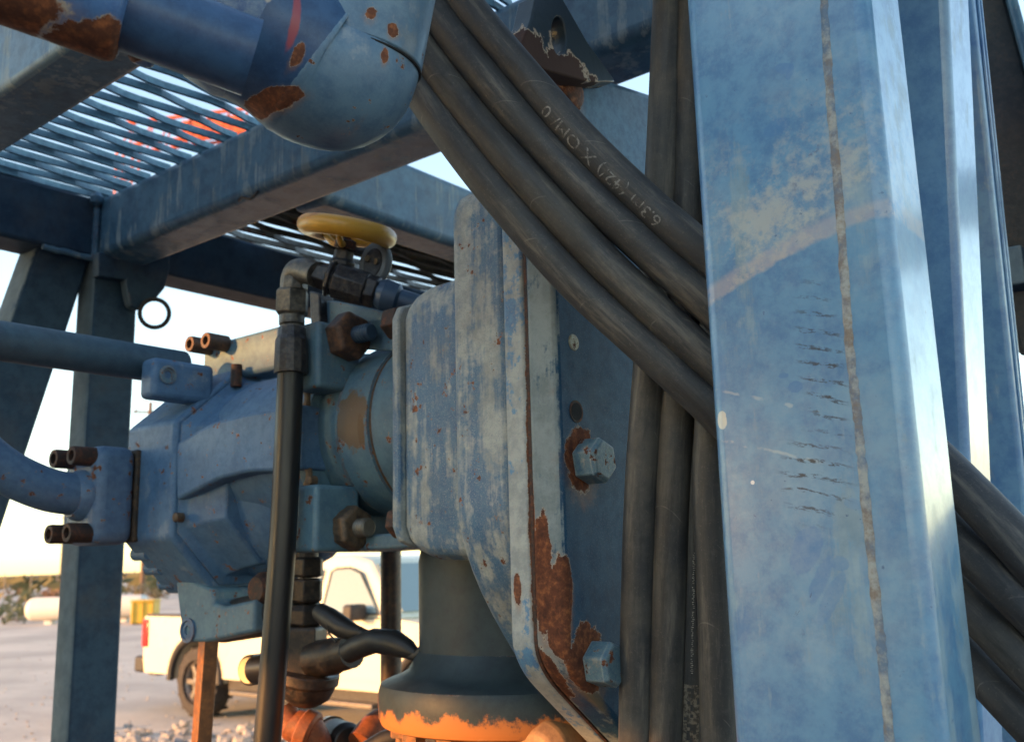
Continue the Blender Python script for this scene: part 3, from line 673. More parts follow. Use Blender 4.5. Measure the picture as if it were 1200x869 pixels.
# ================================================================== hydraulic motor, axis along V
uc = u0 + .205; ax = onU(430, 522, uc); zc_ = ax.z; print('axis z', zc_, 'u', uc)
def am(v, du=0.0, dz=0.0): return fr(uc + du, v, zc_ + dz)
Rb = .136
vFl = vv(onU(372, 520, uc - .12)); vE0 = vv(onU(388, 410, uc - .15)); vE1 = vv(onU(358, 410, uc - .15)); print('ears', vE0, vE1)
vM0 = vv(onU(345, 520, uc - .15)); vM1 = vv(onU(207, 560, uc - .165)); vPB = vv(onU(164, 560, uc - .172)); vM2 = vv(onU(147, 560, uc - .172)); print('motor', vM0, vM1, vM2)
HM = thing('hydraulic_motor', fr(uc, (vM0 + vM1) / 2, zc_ - .19), 'weathered blue hydraulic motor bolted to the gearbox', 'motor')
msp = [dict(p=onU(412, 492, uc - .135), r=(.05, .034, .048), amt=.9, nscale=44, soft=.15, col=S(104, 82, 60), mix=.9), dict(p=onU(424, 505, uc - .135), r=(.05, .008, .028), amt=.4, nscale=60, soft=.25, col=S(96, 74, 54), mix=.9)]
m_mot = paint('motor_paint', S(64, 86, 116), S(52, 74, 104), S(106, 120, 134), .45, nsc=9, rust=.85, rsc=48, edge=.5, streak=.25, rough=.5, dirt=.22, speck=.35, off=9, spots=msp)
m_mot2 = paint('motor_paint_grey', S(70, 90, 106), S(58, 78, 98), S(112, 122, 126), .55, nsc=8, rust=.9, rsc=44, edge=.6, streak=.3, rough=.5, dirt=.35, speck=.4, off=11, spots=msp)
# coupling neck
vN = (vL1 + .02, vE0)
vr1 = vv(onU(437, 500, uc - .13)); vr2 = vv(onU(400, 500, uc - .13))
make('neck', MB().lathe(am(vL1 + .018, 0, .014), V, [(0, Rb), (vr1 - vL1 - .02, Rb), (vr1 - vL1 - .018, Rb - .004), (vr1 - vL1 - .014, Rb - .004), (vr1 - vL1 - .012, Rb + .002), (vr2 - vL1 - .018, Rb + .002), (vr2 - vL1 - .016, Rb - .003), (vr2 - vL1 - .012, Rb - .003), (vr2 - vL1 - .01, Rb - .001), (vE0 - vL1 - .0, Rb - .004), (vE1 - vL1, Rb - .006)], 64, Z), m_mot2, HM)
t_ = NT('seam_dirt')
for q in (vr1 - .0, vr2): make('seam_ring', MB().torus(am(q, 0, .014), V, Rb - .0015, .0028, 64, 8), rusty('seam_brown', S(92, 70, 50), S(120, 92, 66), S(60, 48, 40)), HM)
# eared mounting flange
uE0 = uc - .175
make('mount_flange', MB().lathe(am(vE1 - .004), V, [(0, .15), (.028, .15)], 48), m_mot2, HM, bevel=.003)
for y0, y1, w_ in ((374, 452, .085), (566, 646, .085)):
    za, zb = onU(375, y0, uE0).z, onU(375, y1, uE0).z
    make('flange_ear', MB().box(uE0, uE0 + w_, vE0, vE1, zb, za), m_mot2, HM, bevel=.007, seg=3)
    make('flange_ear', MB().box(uc * 2 - uE0 - w_, uc * 2 - uE0, vE0, vE1, zb, za), m_mot2, HM, bevel=.007, seg=3)
make('flange_foot', MB().prism([onU(x, y, uE0 + .075) for x, y in ((380, 630), (488, 622), (488, 641), (380, 647))], U * .13), m_mot2, HM, bevel=.004)
sm = MB(); sm.tube(catmull([onU(px, py, uE0 + .03) for px, py in ((357, 450), (360, 470), (355, 500), (358, 530), (362, 560), (360, 570))], 5), .0055, 8, wob=.6); 
sm.lathe(onU(362, 455, uE0 + .03), U * -1, [(-.008, .008), (.004, .007), (.006, .003)], 10); sm.lathe(onU(364, 563, uE0 + .03), U * -1, [(-.008, .008), (.004, .007), (.006, .003)], 10)
make('gasket_edge', sm, rusty('gasket_edge_rust', S(120, 104, 86), S(140, 112, 84), S(80, 64, 52)), HM)
m_nut = rusty('brown_nut', S(104, 78, 62), S(132, 92, 66), S(58, 46, 42), .6, .35); m_nut2 = rusty('grey_nut', S(112, 98, 84), S(132, 104, 78), S(70, 60, 52), .55, .5)
m_stud = plain('stud_steel', S(122, 116, 106), .45, .6, sc=90)
m_bst = plain('stud_blue', S(52, 72, 92), .45, .2)
n1 = onV(402, 396, vE0); hexbolt('nut', n1, -V, 29 * mpp(n1), .032, m_nut, HM, washer=.032, stud=(.0135, .035, m_bst), rot=.3)
n2 = onV(408, 619, vE0); hexbolt('nut', n2, -V, 27 * mpp(n2), .024, m_nut2, HM, washer=.030, stud=(.014, .024, m_stud), rot=.1)
for px, py, r in ((457, 380, 20), (462, 612, 19)):
    q = onU(px, py, uL1 + .025); hexbolt('shoulder_bolt', q - V * .03, V, r * mpp(q), .03, m_rust, GB, rot=.2)
# motor casting: barrel, side band, end cover
vA1 = vM1
make('barrel', MB().lathe(am(vM0 - .02), V, [(0, .138), (.03, .141), (vM1 - vM0 - .05, .141), (vM1 - vM0, .130), (vM1 - vM0 + .02, .11)], 56), m_mot, HM)
def mp(px, py, du=-.165): q = onU(px, py, uc + du); return (vv(q), q.z)
band = [mp(x, y) for x, y in ((206, 519), (250, 494), (292, 484), (352, 473), (352, 549), (322, 552), (290, 553), (256, 561), (207, 586))]
make('side_band', MB().prism([fr(uc - .166, v, z) for v, z in band], U * .12), m_mot, HM, bevel=.006, seg=3)
H8 = .172; c8 = .07
def octo(s=1.0, zo=0.0, h=H8, c=c8): return [(x * s, z * s + zo) for x, z in ((-h, -h + c * .55), (-h, h - .108), (-h + .125, h), (h - .125, h), (h, h - .108), (h, -h + c * .55), (h - c * 1.3, -h - .056), (-h + c * 1.3, -h - .056))]
make('end_cover', MB().prism([am(vM1, x, z) for x, z in octo(1.0, -.006)], V * (vM2 - vM1)), m_mot, HM, bevel=.007, seg=3)
make('rear_cap', MB().prism([am(vM2, x, z) for x, z in octo(.82, -.01)], V * .05), m_mot, HM, bevel=.012, seg=3)
# sloped web joining cover and barrel above the band, and the swept belly below it
web = MB(); rings = []
for f_, s, c_ in ((0, .95, c8), (.12, .87, .065), (.5, .82, .06), (1, .79, .055)):
    rings.append([am(vM1 - .0005 - f_ * .1, x, z) for x, z in octo(s, -.006)])
make('cover_web', web.ring_tube(rings), m_mot, HM, bevel=.004, smooth=45)
bel = MB(); rings = []
for f_, w_, d_ in ((0, .128, .205), (.3, .124, .205), (.6, .118, .185), (.85, .11, .12), (1.0, .1, .08)):
    v_ = vM1 + (vM0 + .03 - vM1) * f_
    rings.append([am(v_, w_ * math.cos(a), -.02 - d_ * .92 * math.sin(a)) for a in [math.pi * k / 16 for k in range(17)]] + [am(v_, -w_ * .9, .0), am(v_, w_ * .9, .0)])
make('belly', bel.ring_tube(rings), m_mot, HM, smooth=50)
# bolts heads on the lower chamfer of the cover
for f_ in (.22, .5, .8):
    q = am(vM2 + .004, -H8 + .012 + c8 * 1.5 * f_ * .9, -H8 - .05 + c8 * 1.3 * (1 - f_) - .012)
    make('cover_boss', MB().lathe(q - V * .04, V, [(0, .012), (.045, .012), (.048, .009)], 18), m_mot, HM)
# cast letters on the cover
def text_mesh(body, size):
    cu = bpy.data.curves.new('tmp', 'FONT'); cu.body = body; cu.size = size; cu.align_x = 'LEFT'; cu.resolution_u = 3
    o = bpy.data.objects.new('tmp', cu); COL.objects.link(o)
    dg = bpy.context.evaluated_depsgraph_get(); me = bpy.data.meshes.new_from_object(o.evaluated_get(dg))
    bm = bmesh.new(); bm.from_mesh(me); bmesh.ops.triangulate(bm, faces=bm.faces)
    for _ in range(2):
        bmesh.ops.subdivide_edges(bm, edges=[e for e in bm.edges if e.calc_length() > size * .18], cuts=1); bmesh.ops.triangulate(bm, faces=bm.faces)
    vs = [v.co.copy() for v in bm.verts]; fs = [tuple(v.index for v in f.verts) for f in bm.faces]
    bm.free(); bpy.data.objects.remove(o); bpy.data.curves.remove(cu); bpy.data.meshes.remove(me); return vs, fs
q0 = onU(182, 550, uc - H8)
vs, fs = text_mesh('KN', .026)
make('cast_letters', MB().add([q0 - Z * p.x * .9 - V * p.y * .8 - U * .0016 for p in vs], fs), m_mot, HM, smooth=0, fix=False)
# plug
pq = onU(206, 606, uc - H8); make('cover_plug', MB().lathe(pq + U * .01 - V * .004, -U, [(0, .008), (.014, .008), (.016, .005)], 12), m_nut2, HM)

# flanged port with the lower pipe
def sockets(parent, pts, d, r, h, mat):
    for p in pts:
        o = make('socket_screw', MB().lathe(p, d, [(0, r), (h * .9, r), (h, r * .93), (h, r * .55), (h * .55, r * .53), (h * .55, .0005)], 24), mat, parent)
uP = uc - H8
kz = onU(160, 577, uP); pk = mpp(kz)
LP = thing('lower_pipe', onU(135, 640, uP - .04), 'curved blue pipe with bolted flange block entering the motor at left', 'pipe')
zt, zb_ = onU(150, 522, uP - .03).z, onU(150, 637, uP - .03).z
va, vb = vv(onU(163, 580, uP)), vv(onU(163, 580, uP)) + .10
va = vPB + .004; vb = va + .092
print('port block', va, vb, zt, zb_)
ulen = uP - uu(onV(106, 580, va + .01)); print('block len', ulen)
m_upp = paint('upper_pipe_paint', S(46, 62, 78), S(36, 52, 68), S(84, 96, 104), .4, nsc=9, rust=.45, rsc=40, streak=.3, rough=.5, off=15)
m_lp = paint('pipe_paint', S(66, 84, 112), S(54, 72, 102), S(100, 114, 132), .35, nsc=12, rust=.9, rsc=42, edge=.6, streak=.2, rough=.45, off=13, bump=.3)
blk = make('flange_block', MB().box(uP - ulen, uP - .006, va - .006, vb + .012, zb_, zt), m_lp, LP, bevel=.02, seg=4)
make('port_gasket', MB().box(uP - .008, uP + .004, va - .004, vb + .008, zb_ + .004, zt - .004), rusty('port_gasket_rust', S(60, 50, 44), S(96, 74, 54), S(36, 32, 30)), LP, bevel=.004)
zc2 = (zt + zb_) / 2; vc2 = (va + vb) / 2
rp = 24.5 * mpp(fr(uP - ulen, vc2, zc2))
path = catmull([fr(uP - ulen + .01, vc2, zc2)] + [onV(x, y, vc2) for x, y in ((88, 579), (62, 575), (36, 566), (8, 552), (-22, 530), (-60, 490), (-85, 440))], 8)
make('tube', MB().tube(path, rp, 28), m_lp, LP)
make('neck_weld', MB().lathe(fr(uP - ulen + .005, vc2, zc2), -U, [(0, rp * 1.25), (.012, rp * 1.2), (.022, rp * 1.02)], 28), m_lp, LP)
sockets(LP, [fr(uP - ulen + .008, v, z) for v in (va + .018, vb - .012) for z in (zb_ + .020, zt - .020)], -U, .0165, .042, m_rust2)

# upper pipe into a port block on top of the motor
q = onU(186, 446, uc - .11); UPp = thing('upper_pipe', fr(uc - .3, vM1, q.z - .04), 'straight blue pipe entering the port block on top of the motor', 'pipe')
vq0, vq1 = vM1 + .0, vM1 + .045
ztb = onV(200, 420, vq0).z; zbb = ztb - .05
uq0 = uu(onV(180, 440, vq0)); 
print('upper block', uq0, vq0, zbb, ztb)
make('port_block', MB().box(uq0, uq0 + .12, vq0, vq1, zbb - .02, ztb), m_mot, UPp, bevel=.010, seg=3)
pl = fr(uq0 + .026, vq0, (zbb + ztb) / 2 - .004)
make('port_plug', MB().lathe(pl, -V, [(0, .016), (.004, .016), (.005, .012), (.002, .0115), (.002, .007), (-.006, .006), (-.006, .0005)], 22), m_mot2, UPp)
r1 = 22 * mpp(onV(150, 424, vq0 + .04))
pc0 = fr(uq0 + .10, vq1 + .03, onV(176, 426, vq1 + .03).z)
make('tube', MB().tube([pc0, pc0 - U * .45, pc0 - U * .9, pc0 - U * 1.3], r1, 28), m_upp, UPp)
# second flange with sun-struck screws
fq = onU(268, 405, uc - .03); 
TF = thing('top_flange', fq, 'split flange clamp with four socket screws on top of the motor', 'flange')
u1 = uc - .045; vt0, vt1 = vv(onU(322, 410, u1)), vv(onU(238, 412, u1)); zt0, zt1 = onU(270, 432, u1).z, onU(290, 391, u1).z
vt1 = max(vt1, vt0 + .05)
make('clamp', MB().box(u1, u1 + .05, vt0 - .02, vt1, zt0 - .02, zt1), m_mot2, TF, bevel=.008, seg=3)
make('tube', MB().tube(catmull([fr(u1 + .04, (vt0 + vt1) / 2, zt0 + .01), fr(u1 + .12, (vt0 + vt1) / 2, zt0 + .01), fr(u1 + .25, (vt0 + vt1) / 2, zt0 + .02)], 4), .03, 20), m_mot2, TF)
m_rustp = rusty('screw_steel', S(92, 72, 60), S(120, 84, 60), S(60, 48, 42), .6, .3)
sockets(TF, [onU(px + 22, py + 2, u1) for px, py in ((243, 401), (224, 405))], -U, .0155, .045, m_rustp)
make('stub', MB().lathe(onU(277, 440, u1 - .02), Z, [(-.02, .010), (.02, .010)], 14), m_rust, TF)

# lower port block under the motor
LB = thing('lower_port_block', onU(222, 750, uc - .10), 'blue port block with round plug under the motor', 'block')
ub = uc - .10; vb0 = vv(onV(1, 1, 1)) if False else vM1 - .02
zz1, zz0 = onU(230, 680, ub).z, onU(222, 752, ub).z
vlo = vv(onU(258, 720, ub)); vhi = vv(onU(206, 720, ub)); print('LB', vlo, vhi)
poly = [onU(x, y, ub) for x, y in ((204, 672), (250, 690), (250, 706), (262, 710), (298, 702), (298, 740), (240, 752), (214, 752))]
make('block', MB().prism(poly, U * .14), m_mot2, LB, bevel=.006, seg=3)
pq = onU(221, 738, ub); make('plug', MB().lathe(pq, -U, [(-.002, .021), (.004, .021), (.005, .016), (.002, .015), (.003, .008), (-.004, .007), (-.004, .0005)], 24), m_mot, LB)
make('arm', MB().tube([onU(262, 728, ub + .05), onU(330, 716, ub + .05)], .036, 20), plain('dark_oily', S(52, 50, 50), .55), LB)
make('elbow_boss', MB().lathe(onU(306, 690, ub + .02), -U, [(-.05, .03), (.0, .028), (.012, .02)], 20), m_rust, LB)

# ================================================================== needle valve, elbow and black hose
m_fit = rusty('zinc_fitting', S(104, 100, 92), S(126, 116, 100), S(66, 64, 62), .45, .6, 70)
m_fitd = rusty('dark_fitting', S(72, 72, 74), S(94, 86, 78), S(44, 44, 48), .45, .55, 70)
uH = uc - .20                                         # plane of the hose in front of the motor
def H_(px, py): return onU(px, py, uH)
k0 = mpp(H_(345, 400))
GH = thing('pressure_hose', onZ(300, 1200, .45), 'thin black hose hanging from the brass elbow in front of the motor', 'hose')
hp_ = [H_(341, 428), H_(337, 520), H_(331, 640), H_(322, 760), H_(312, 880), H_(296, 1050), H_(270, 1300)]
t_ = NT('black_rubber'); n_ = t_.noise(40, 6, .7, t_.map((0, 0, 0), (0, 0, 0), (1, 1, 6)))
m_blk = t_.out(t_.mix(t_.ramp(n_, .5, .75, 0, .5), S(26, 26, 28), S(62, 54, 46)), t_.ramp(n_, .3, .7, .28, .5), 0, t_.bump(n_, .15, .001))
make('hose_body', MB().tube(catmull(hp_, 10), 15.2 * k0, 24), m_blk, GH)
def stack(name, pts, prof, n, mat, parent, bev=.0008, smooth=30):
    a, b = pts; d = (b - a); L = d.length
    return make(name, MB().lathe(a, d, [(t * L, r) for t, r in prof], n, -U + V * .3), mat, parent, bevel=bev, smooth=smooth)
stack('ferrule', (H_(341, 438), H_(342, 384)), [(0, 19.5 * k0), (.05, 20 * k0), (.72, 19 * k0), (.8, 17 * k0), (1, 16 * k0)], 14, m_fitd, GH, smooth=15)
stack('collar', (H_(342, 388), H_(342, 366)), [(0, 13 * k0), (.3, 13 * k0), (.35, 15 * k0), (1, 15 * k0)], 24, m_fit, GH)
stack('swivel_nut', (H_(342, 370), H_(343, 339)), [(0, 17 * k0), (.1, 20 * k0), (.88, 20 * k0), (1, 17 * k0)], 6, m_fit, GH, smooth=15)
NV = thing('needle_valve', H_(405, 350), 'small needle valve with yellow handwheel and lug plate above the motor', 'valve')
el = MB(); el.tube(catmull([H_(343, 340), H_(344, 326), H_(349, 318), H_(360, 318), H_(372, 322)], 6), 15 * k0, 22)
make('elbow', el, m_fit, NV, smooth=40)
el = MB().lathe(H_(345, 341), Z, [(0, 16 * k0), (.02, 15.5 * k0), (.034, 14 * k0), (.040, 8 * k0)], 8); make('elbow_boss', el, m_fit, NV, bevel=.002, smooth=20)
A_ = H_(364, 319); B_ = onU(474, 353, uL1 + .06)
make('hex_adapter', MB().lathe(A_, B_ - A_, [(.0, 15 * k0), (.03 * 1, 18 * k0), (.034, 15 * k0)], 6, Z), m_fitd, NV, bevel=.002, smooth=15)
D_ = (B_ - A_).normalized(); LL = (B_ - A_).length; print('valve len', LL)
def stn(f): return A_ + D_ * LL * f
kk = mpp(stn(.5))
make('valve_body', MB().lathe(stn(.17), D_, [(0, 15 * kk), (.004, 22 * kk), (LL * .06, 23 * kk), (LL * .065, 19 * kk), (LL * .09, 19 * kk), (LL * .1, 22 * kk), (LL * .42, 21 * kk), (LL * .43, 17 * kk)], 8, Z), m_fitd, NV, bevel=.003, smooth=20)
make('union_nut', MB().lathe(stn(.58), D_, [(0, 17 * kk), (.004, 20 * kk), (LL * .12, 20 * kk), (LL * .14, 15 * kk)], 6, Z), m_fitd, NV, bevel=.002, smooth=15)
make('tail_piece', MB().lathe(stn(.70), D_, [(0, 15 * kk), (LL * .08, 19 * kk), (LL * .22, 18 * kk), (LL * .25, 13 * kk), (LL * .55, 13 * kk)], 20, Z), plain('blue_fitting', S(58, 80, 104), .4, .2), NV, smooth=25)
sc_ = stn(.42)
wb = onU(407, 271, uu(sc_)); axw = (Z + CR * .19 - Vector((0, 1, 0)) * .20).normalized()
st0 = wb - axw * .055
make('bonnet', MB().lathe(st0 - axw * .01, axw, [(0, 16 * kk), (.02, 16 * kk), (.022, 13 * kk), (.036, 12 * kk), (.038, 9 * kk)], 6, D_), m_fitd, NV, bevel=.002, smooth=15)
make('stem', MB().lathe(st0 + axw * .02, axw, [(0, 6 * kk), (.04, 6 * kk)], 14), m_rust, NV)
t_ = NT('handwheel_paint'); sx = t_.n.new('ShaderNodeSeparateXYZ'); t_.set(sx.inputs[0], t_.pos); n_ = t_.noise(60, 6, .7)
h_ = t_.ramp(t_.math('ADD', t_.noise(34, 5, .7), t_.math('MULTIPLY', t_.math('SUBTRACT', sx.outputs['Z'], wb.z + .004), 14.0)), .45, .75)
m_wheel = t_.out(t_.mix(t_.ramp(n_, .62, .68), t_.mix(h_, S(190, 138, 44), S(156, 98, 64)), S(60, 44, 36)), t_.fmix(h_, .35, .6), 0, t_.bump(n_, .25, .001))
hw = make('handwheel', MB().torus(wb, axw, 47 * kk, 12.5 * kk, 56, 16, .95), m_wheel, NV, smooth=60)
for q in range(3):
    a = D_ * math.cos(2 * math.pi * q / 3 + .5) + axw.cross(D_) * math.sin(2 * math.pi * q / 3 + .5)
    make('spoke', MB().tube(catmull([wb - axw * .018 + a * .004, wb - axw * .022 + a * 20 * kk, wb - axw * .006 + a * 44 * kk], 5), [.005] * 11, 8), m_wheel if q else m_fitd, hw)
make('hub', MB().lathe(wb - axw * .026, axw, [(0, 13 * kk), (.012, 13 * kk), (.014, 9 * kk)], 8, D_), m_rust, hw, bevel=.001, smooth=15)
# oval lug plate behind the wheel
lc = onU(437, 308, uu(sc_) + .03)
ov = [lc + (D_ * math.cos(a) * 17 * kk + (Z + D_ * .25).normalized() * math.sin(a) * 27 * kk) for a in [2 * math.pi * k / 28 for k in range(28)]]
iv = [lc + (D_ * math.cos(a) * 11 * kk + (Z + D_ * .25).normalized() * math.sin(a) * 19 * kk) for a in [2 * math.pi * k / 28 for k in range(28)]]
lg = make('lug_plate', MB().prism(ov, U * .012), plain('lug_grey', S(110, 112, 112), .5, .4), NV, bevel=.003)
make('lug_face', MB().prism([p - U * .001 for p in iv], U * .01), m_fitd, lg, bevel=.002)
for dx in (-.4, .4): make('rivet', MB().lathe(lc + D_ * dx * 13 * kk - U * .001 + Z * .004, -U, [(0, .006), (.003, .005)], 10), m_fit, lg)

# bracket plate seen between hose and upper ear
BK = thing('hose_bracket', onU(395, 378, uc - .10), 'small grey bracket plate below the needle valve', 'bracket')
make('plate', MB().prism([onU(x, y, uc - .10) for x, y in ((368, 352), (392, 352), (440, 362), (466, 372), (466, 412), (420, 408), (376, 410), (366, 384))], U * .012), m_mot2, BK, bevel=.003)
make('clip', MB().box(*[0, 0, 0, 0, 0, 0]) if False else MB().prism([onU(x, y, uc - .115) for x, y in ((362, 340), (374, 343), (376, 388), (364, 384))], U * .03), m_fitd, BK, bevel=.003)

# ================================================================== fitting column under the motor with sensor and cables
uS = uc - .02
def S_(px, py): return onU(px, py, uS)
ks = mpp(S_(360, 740)); m_oil = rusty('oily_fitting', S(62, 54, 48), S(86, 66, 52), S(34, 32, 32), .5, .35)
FS = thing('fitting_column', S_(360, 826), 'dark stack of pipe fittings under the motor with capped branch', 'fittings')
def vst(y0, y1, prof, n, mat, name, x0=359, x1=358, bev=.002, sm=18): return stack(name, (S_(x0, y0), S_(x1, y1)), prof, n, mat, FS, bev, sm)
vst(640, 660, [(0, 15 * ks), (1, 15 * ks)], 20, m_oil, 'nipple')
vst(652, 676, [(0, 18 * ks), (.1, 22 * ks), (.9, 22 * ks), (1, 18 * ks)], 6, m_oil, 'hex_nut')
vst(677, 706, [(0, 17 * ks), (.08, 21 * ks), (.9, 21 * ks), (1, 17 * ks)], 6, m_oil, 'hex_nut')
vst(707, 733, [(0, 16 * ks), (.3, 21 * ks), (.9, 21 * ks), (1, 17 * ks)], 6, m_oil, 'hex_nut')
vst(733, 800, [(0, 24 * ks), (.05, 27 * ks), (.95, 27 * ks), (1, 24 * ks)], 4, m_oil, 'tee_body', x1=357)
vst(786, 828, [(0, 36 * ks), (.3, 36 * ks), (.33, 33 * ks), (.45, 32 * ks), (.7, 28 * ks), (.92, 16 * ks), (1, 2 * ks)], 32, m_oil, 'bowl', x0=362, x1=356, sm=40)
make('branch', MB().tube([S_(352, 778), S_(300, 784)], 17 * ks, 20), m_blk, FS)
cp = S_(291, 785); cd = (S_(291, 785) - S_(352, 778)).normalized(); cd = (-U - V * .2).normalized()
make('branch_cap', MB().lathe(cp + cd * -.03, cd, [(0, 18.5 * ks), (.028, 18.5 * ks), (.03, 17 * ks)], 30), m_fitd, FS, bevel=.001)
t_ = NT('brushed_cap'); wv = t_.n.new('ShaderNodeTexNoise'); L_ = t_.length(t_.map(cp, (0, 0, 0), (1, 1, 1))); wv.noise_dimensions = '1D'; t_.set(wv.inputs['W'], L_); wv.inputs['Scale'].default_value = 900
m_cap = t_.out(t_.mix(t_.ramp(wv.outputs['Fac'], .35, .65), S(176, 158, 120), S(206, 190, 152)), .35, .2, t_.bump(wv.outputs['Fac'], .1, .0005))
make('cap_face', MB().lathe(cp + cd * .0002, cd, [(0, 15.5 * ks), (.002, 15 * ks), (.002, .0005)], 30), m_cap, FS)
make('side_outlet', MB().tube(catmull([S_(368, 772), S_(392, 768), S_(412, 762)], 4), [21 * ks] * 5 + [19 * ks] * 4, 18), m_oil, FS)
m_cable = plain('cable_black', S(30, 29, 29), .5, var=.15)
def cable(lab, pts, r, n=7):
    o = make('cable', MB().tube(catmull(pts, n), r, 14), m_cable); return tag(o, lab, 'cable', 'sensor cables under the motor')
CB = thing('sensor_cable', S_(450, 795), 'black sensor cable with plugs looping up behind the gearbox', 'cable')
uT = uS - .03
make('plug', MB().tube([onU(x, y, uT) for x, y in ((374, 716), (386, 724), (400, 734), (414, 740), (424, 741))], [10 * ks, 12 * ks, 12 * ks, 9 * ks, 6 * ks], 16), m_cable, CB)
make('plug', MB().tube([onU(x, y, uT) for x, y in ((408, 764), (420, 757), (440, 750), (462, 753), (478, 760), (488, 766))], [12 * ks, 13 * ks, 13 * ks, 14 * ks, 10 * ks, 5 * ks], 16), m_cable, CB)
make('lead', MB().tube(catmull([onU(x, y, uT) for x, y in ((420, 740), (440, 748), (462, 756), (484, 767), (494, 764), (503, 748), (508, 730), (518, 690), (528, 650), (533, 630))], 6), [6 * ks] * 18 + [6.0 * ks] * 37, 12), m_cable, CB)
make('heat_sleeve', MB().tube(catmull([onU(x, y, uT) for x, y in ((505, 742), (510, 724), (517, 696), (522, 676), (528, 655))], 5), [8 * ks] * 6 + [11 * ks] * 15, 14), m_cable, CB)
make('cable_tie', MB().tube(catmull([onU(x, y, uT - .02) for x, y in ((383, 733), (386, 742), (391, 748), (394, 752))], 5), 1.1 * ks, 6), m_cable, CB)

# ================================================================== rods, pole and pedestal below
m_rod = rusty('brown_rod', S(130, 84, 48), S(150, 98, 56), S(96, 64, 40), .55, .2)
r0 = onU(245, 745, uc + .06); rk = mpp(r0)
RD = thing('brown_rod', Vector((r0.x, r0.y, 0)), 'brown square rod standing under the lower port block', 'rod')
r1_ = onU(236, 869, uc + .06); dr = (r1_ - r0).normalized(); rend = r0 + dr * (r0.z / -dr.z)
make('bar', MB().obox((r0 + rend) / 2, (rend - r0) / 2, (V + U * .2).normalized() * 9.0 * rk, (U - V * .2).normalized() * 9.0 * rk), m_rod, RD, bevel=.002)
make('foot', MB().lathe(rend, Z, [(0, .04), (.01, .04)], 16), m_rod, RD)
o0 = pt(458, 640, 1.95); pk_ = mpp(o0)
PO = thing('standing_pipe', Vector((o0.x, o0.y, 0)), 'dark upright pipe standing left of the pedestal', 'pipe')
o1_ = Vector((o0.x, o0.y, o0.z + .25))
make('pipe', MB().tube([Vector((o0.x, o0.y, .0)), o1_], 12 * pk_, 22), rusty('dark_pipe', S(70, 52, 42), S(104, 72, 50), S(48, 40, 36), .5, .2), PO)
make('collar', MB().lathe(Vector((o0.x, o0.y, pt(460, 800, 1.95).z - .06)), Z, [(0, 15 * pk_), (.05, 15 * pk_)], 22), m_rust, PO, bevel=.002)

# pedestal with wide flange carrying the gearbox
pd = pt(600, 815, 1.42); PD = thing('pedestal', Vector((pd.x, pd.y, 0)), 'grey blue flanged pedestal under the gearbox with sunlit orange painted on its rim', 'pedestal')
kp = mpp(pd); RF = 155 * kp; RC = 108 * kp; cx_ = Vector((pd.x, pd.y, 0)); zt_ = pt(600, 792, 1.42).z; zb2 = pt(600, 842, 1.42).z
m_ped = paint('pedestal_paint_sunlit', S(34, 42, 48), S(28, 35, 42), S(60, 62, 60), .25, nsc=7, rust=.25, edge=.3, rough=.5, dirt=.45, off=17, spots=[dict(p=cx_ + Z * zb2, r=(RF * 1.3, RF * 1.3, .046), amt=.45, nscale=24, soft=.12, col=S(176, 112, 58), mix=.9)])  # orange of the low sun on the rim painted in as a spot
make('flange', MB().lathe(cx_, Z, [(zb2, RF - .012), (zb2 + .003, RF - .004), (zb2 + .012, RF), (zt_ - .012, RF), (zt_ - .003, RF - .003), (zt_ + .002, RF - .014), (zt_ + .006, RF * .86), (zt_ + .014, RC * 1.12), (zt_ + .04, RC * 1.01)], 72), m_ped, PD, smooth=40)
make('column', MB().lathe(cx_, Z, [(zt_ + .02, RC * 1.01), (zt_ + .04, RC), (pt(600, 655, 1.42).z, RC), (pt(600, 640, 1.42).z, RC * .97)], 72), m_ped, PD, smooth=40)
m_std = rusty('stud_orange', S(140, 96, 62), S(160, 104, 62), S(96, 70, 52), .6, .1)
for q in range(14):
    a = 2 * math.pi * q / 14 + .12; c = cx_ + Vector((math.cos(a), math.sin(a), 0)) * RF * .83
    st = make('stud', MB().lathe(c + Z * (zb2 - .10), Z, [(0, .0085), (.10, .0085)], 12), m_std, PD)
    make('stud_nut', MB().lathe(c + Z * (zb2 - .016), Z, [(0, .017), (.016, .017)], 6), m_std, st)
m_man = paint('manifold_paint', S(128, 90, 62), S(104, 72, 52), S(146, 110, 80), .4, nsc=9, rust=.5, rough=.55, dirt=.3, off=19)
make('lower_flange', MB().lathe(cx_, Z, [(zb2 - .17, RF * .98), (zb2 - .165, RF), (zb2 - .105, RF), (zb2 - .1, RF * .98)], 64), m_man, PD, bevel=.004)
make('inner_neck', MB().lathe(cx_, Z, [(zb2 - .11, RF * .52), (zb2 + .005, RF * .52)], 40), m_man, PD)
make('lower_column', MB().lathe(cx_, Z, [(0, RF * .9), (.03, RF * .9), (.04, RF * .6), (zb2 - .165, RF * .6)], 40), m_man, PD)
for a_, r_ in ((pt(578, 892, 1.27), .05), (pt(640, 884, 1.24), .045)):
    make('valve_knob', MB().lathe(a_ + U * .02, -U, [(-.03, r_ * .7), (.0, r_), (.03, r_), (.045, r_ * .7), (.05, r_ * .2)], 24), m_man, PD, bevel=.003)

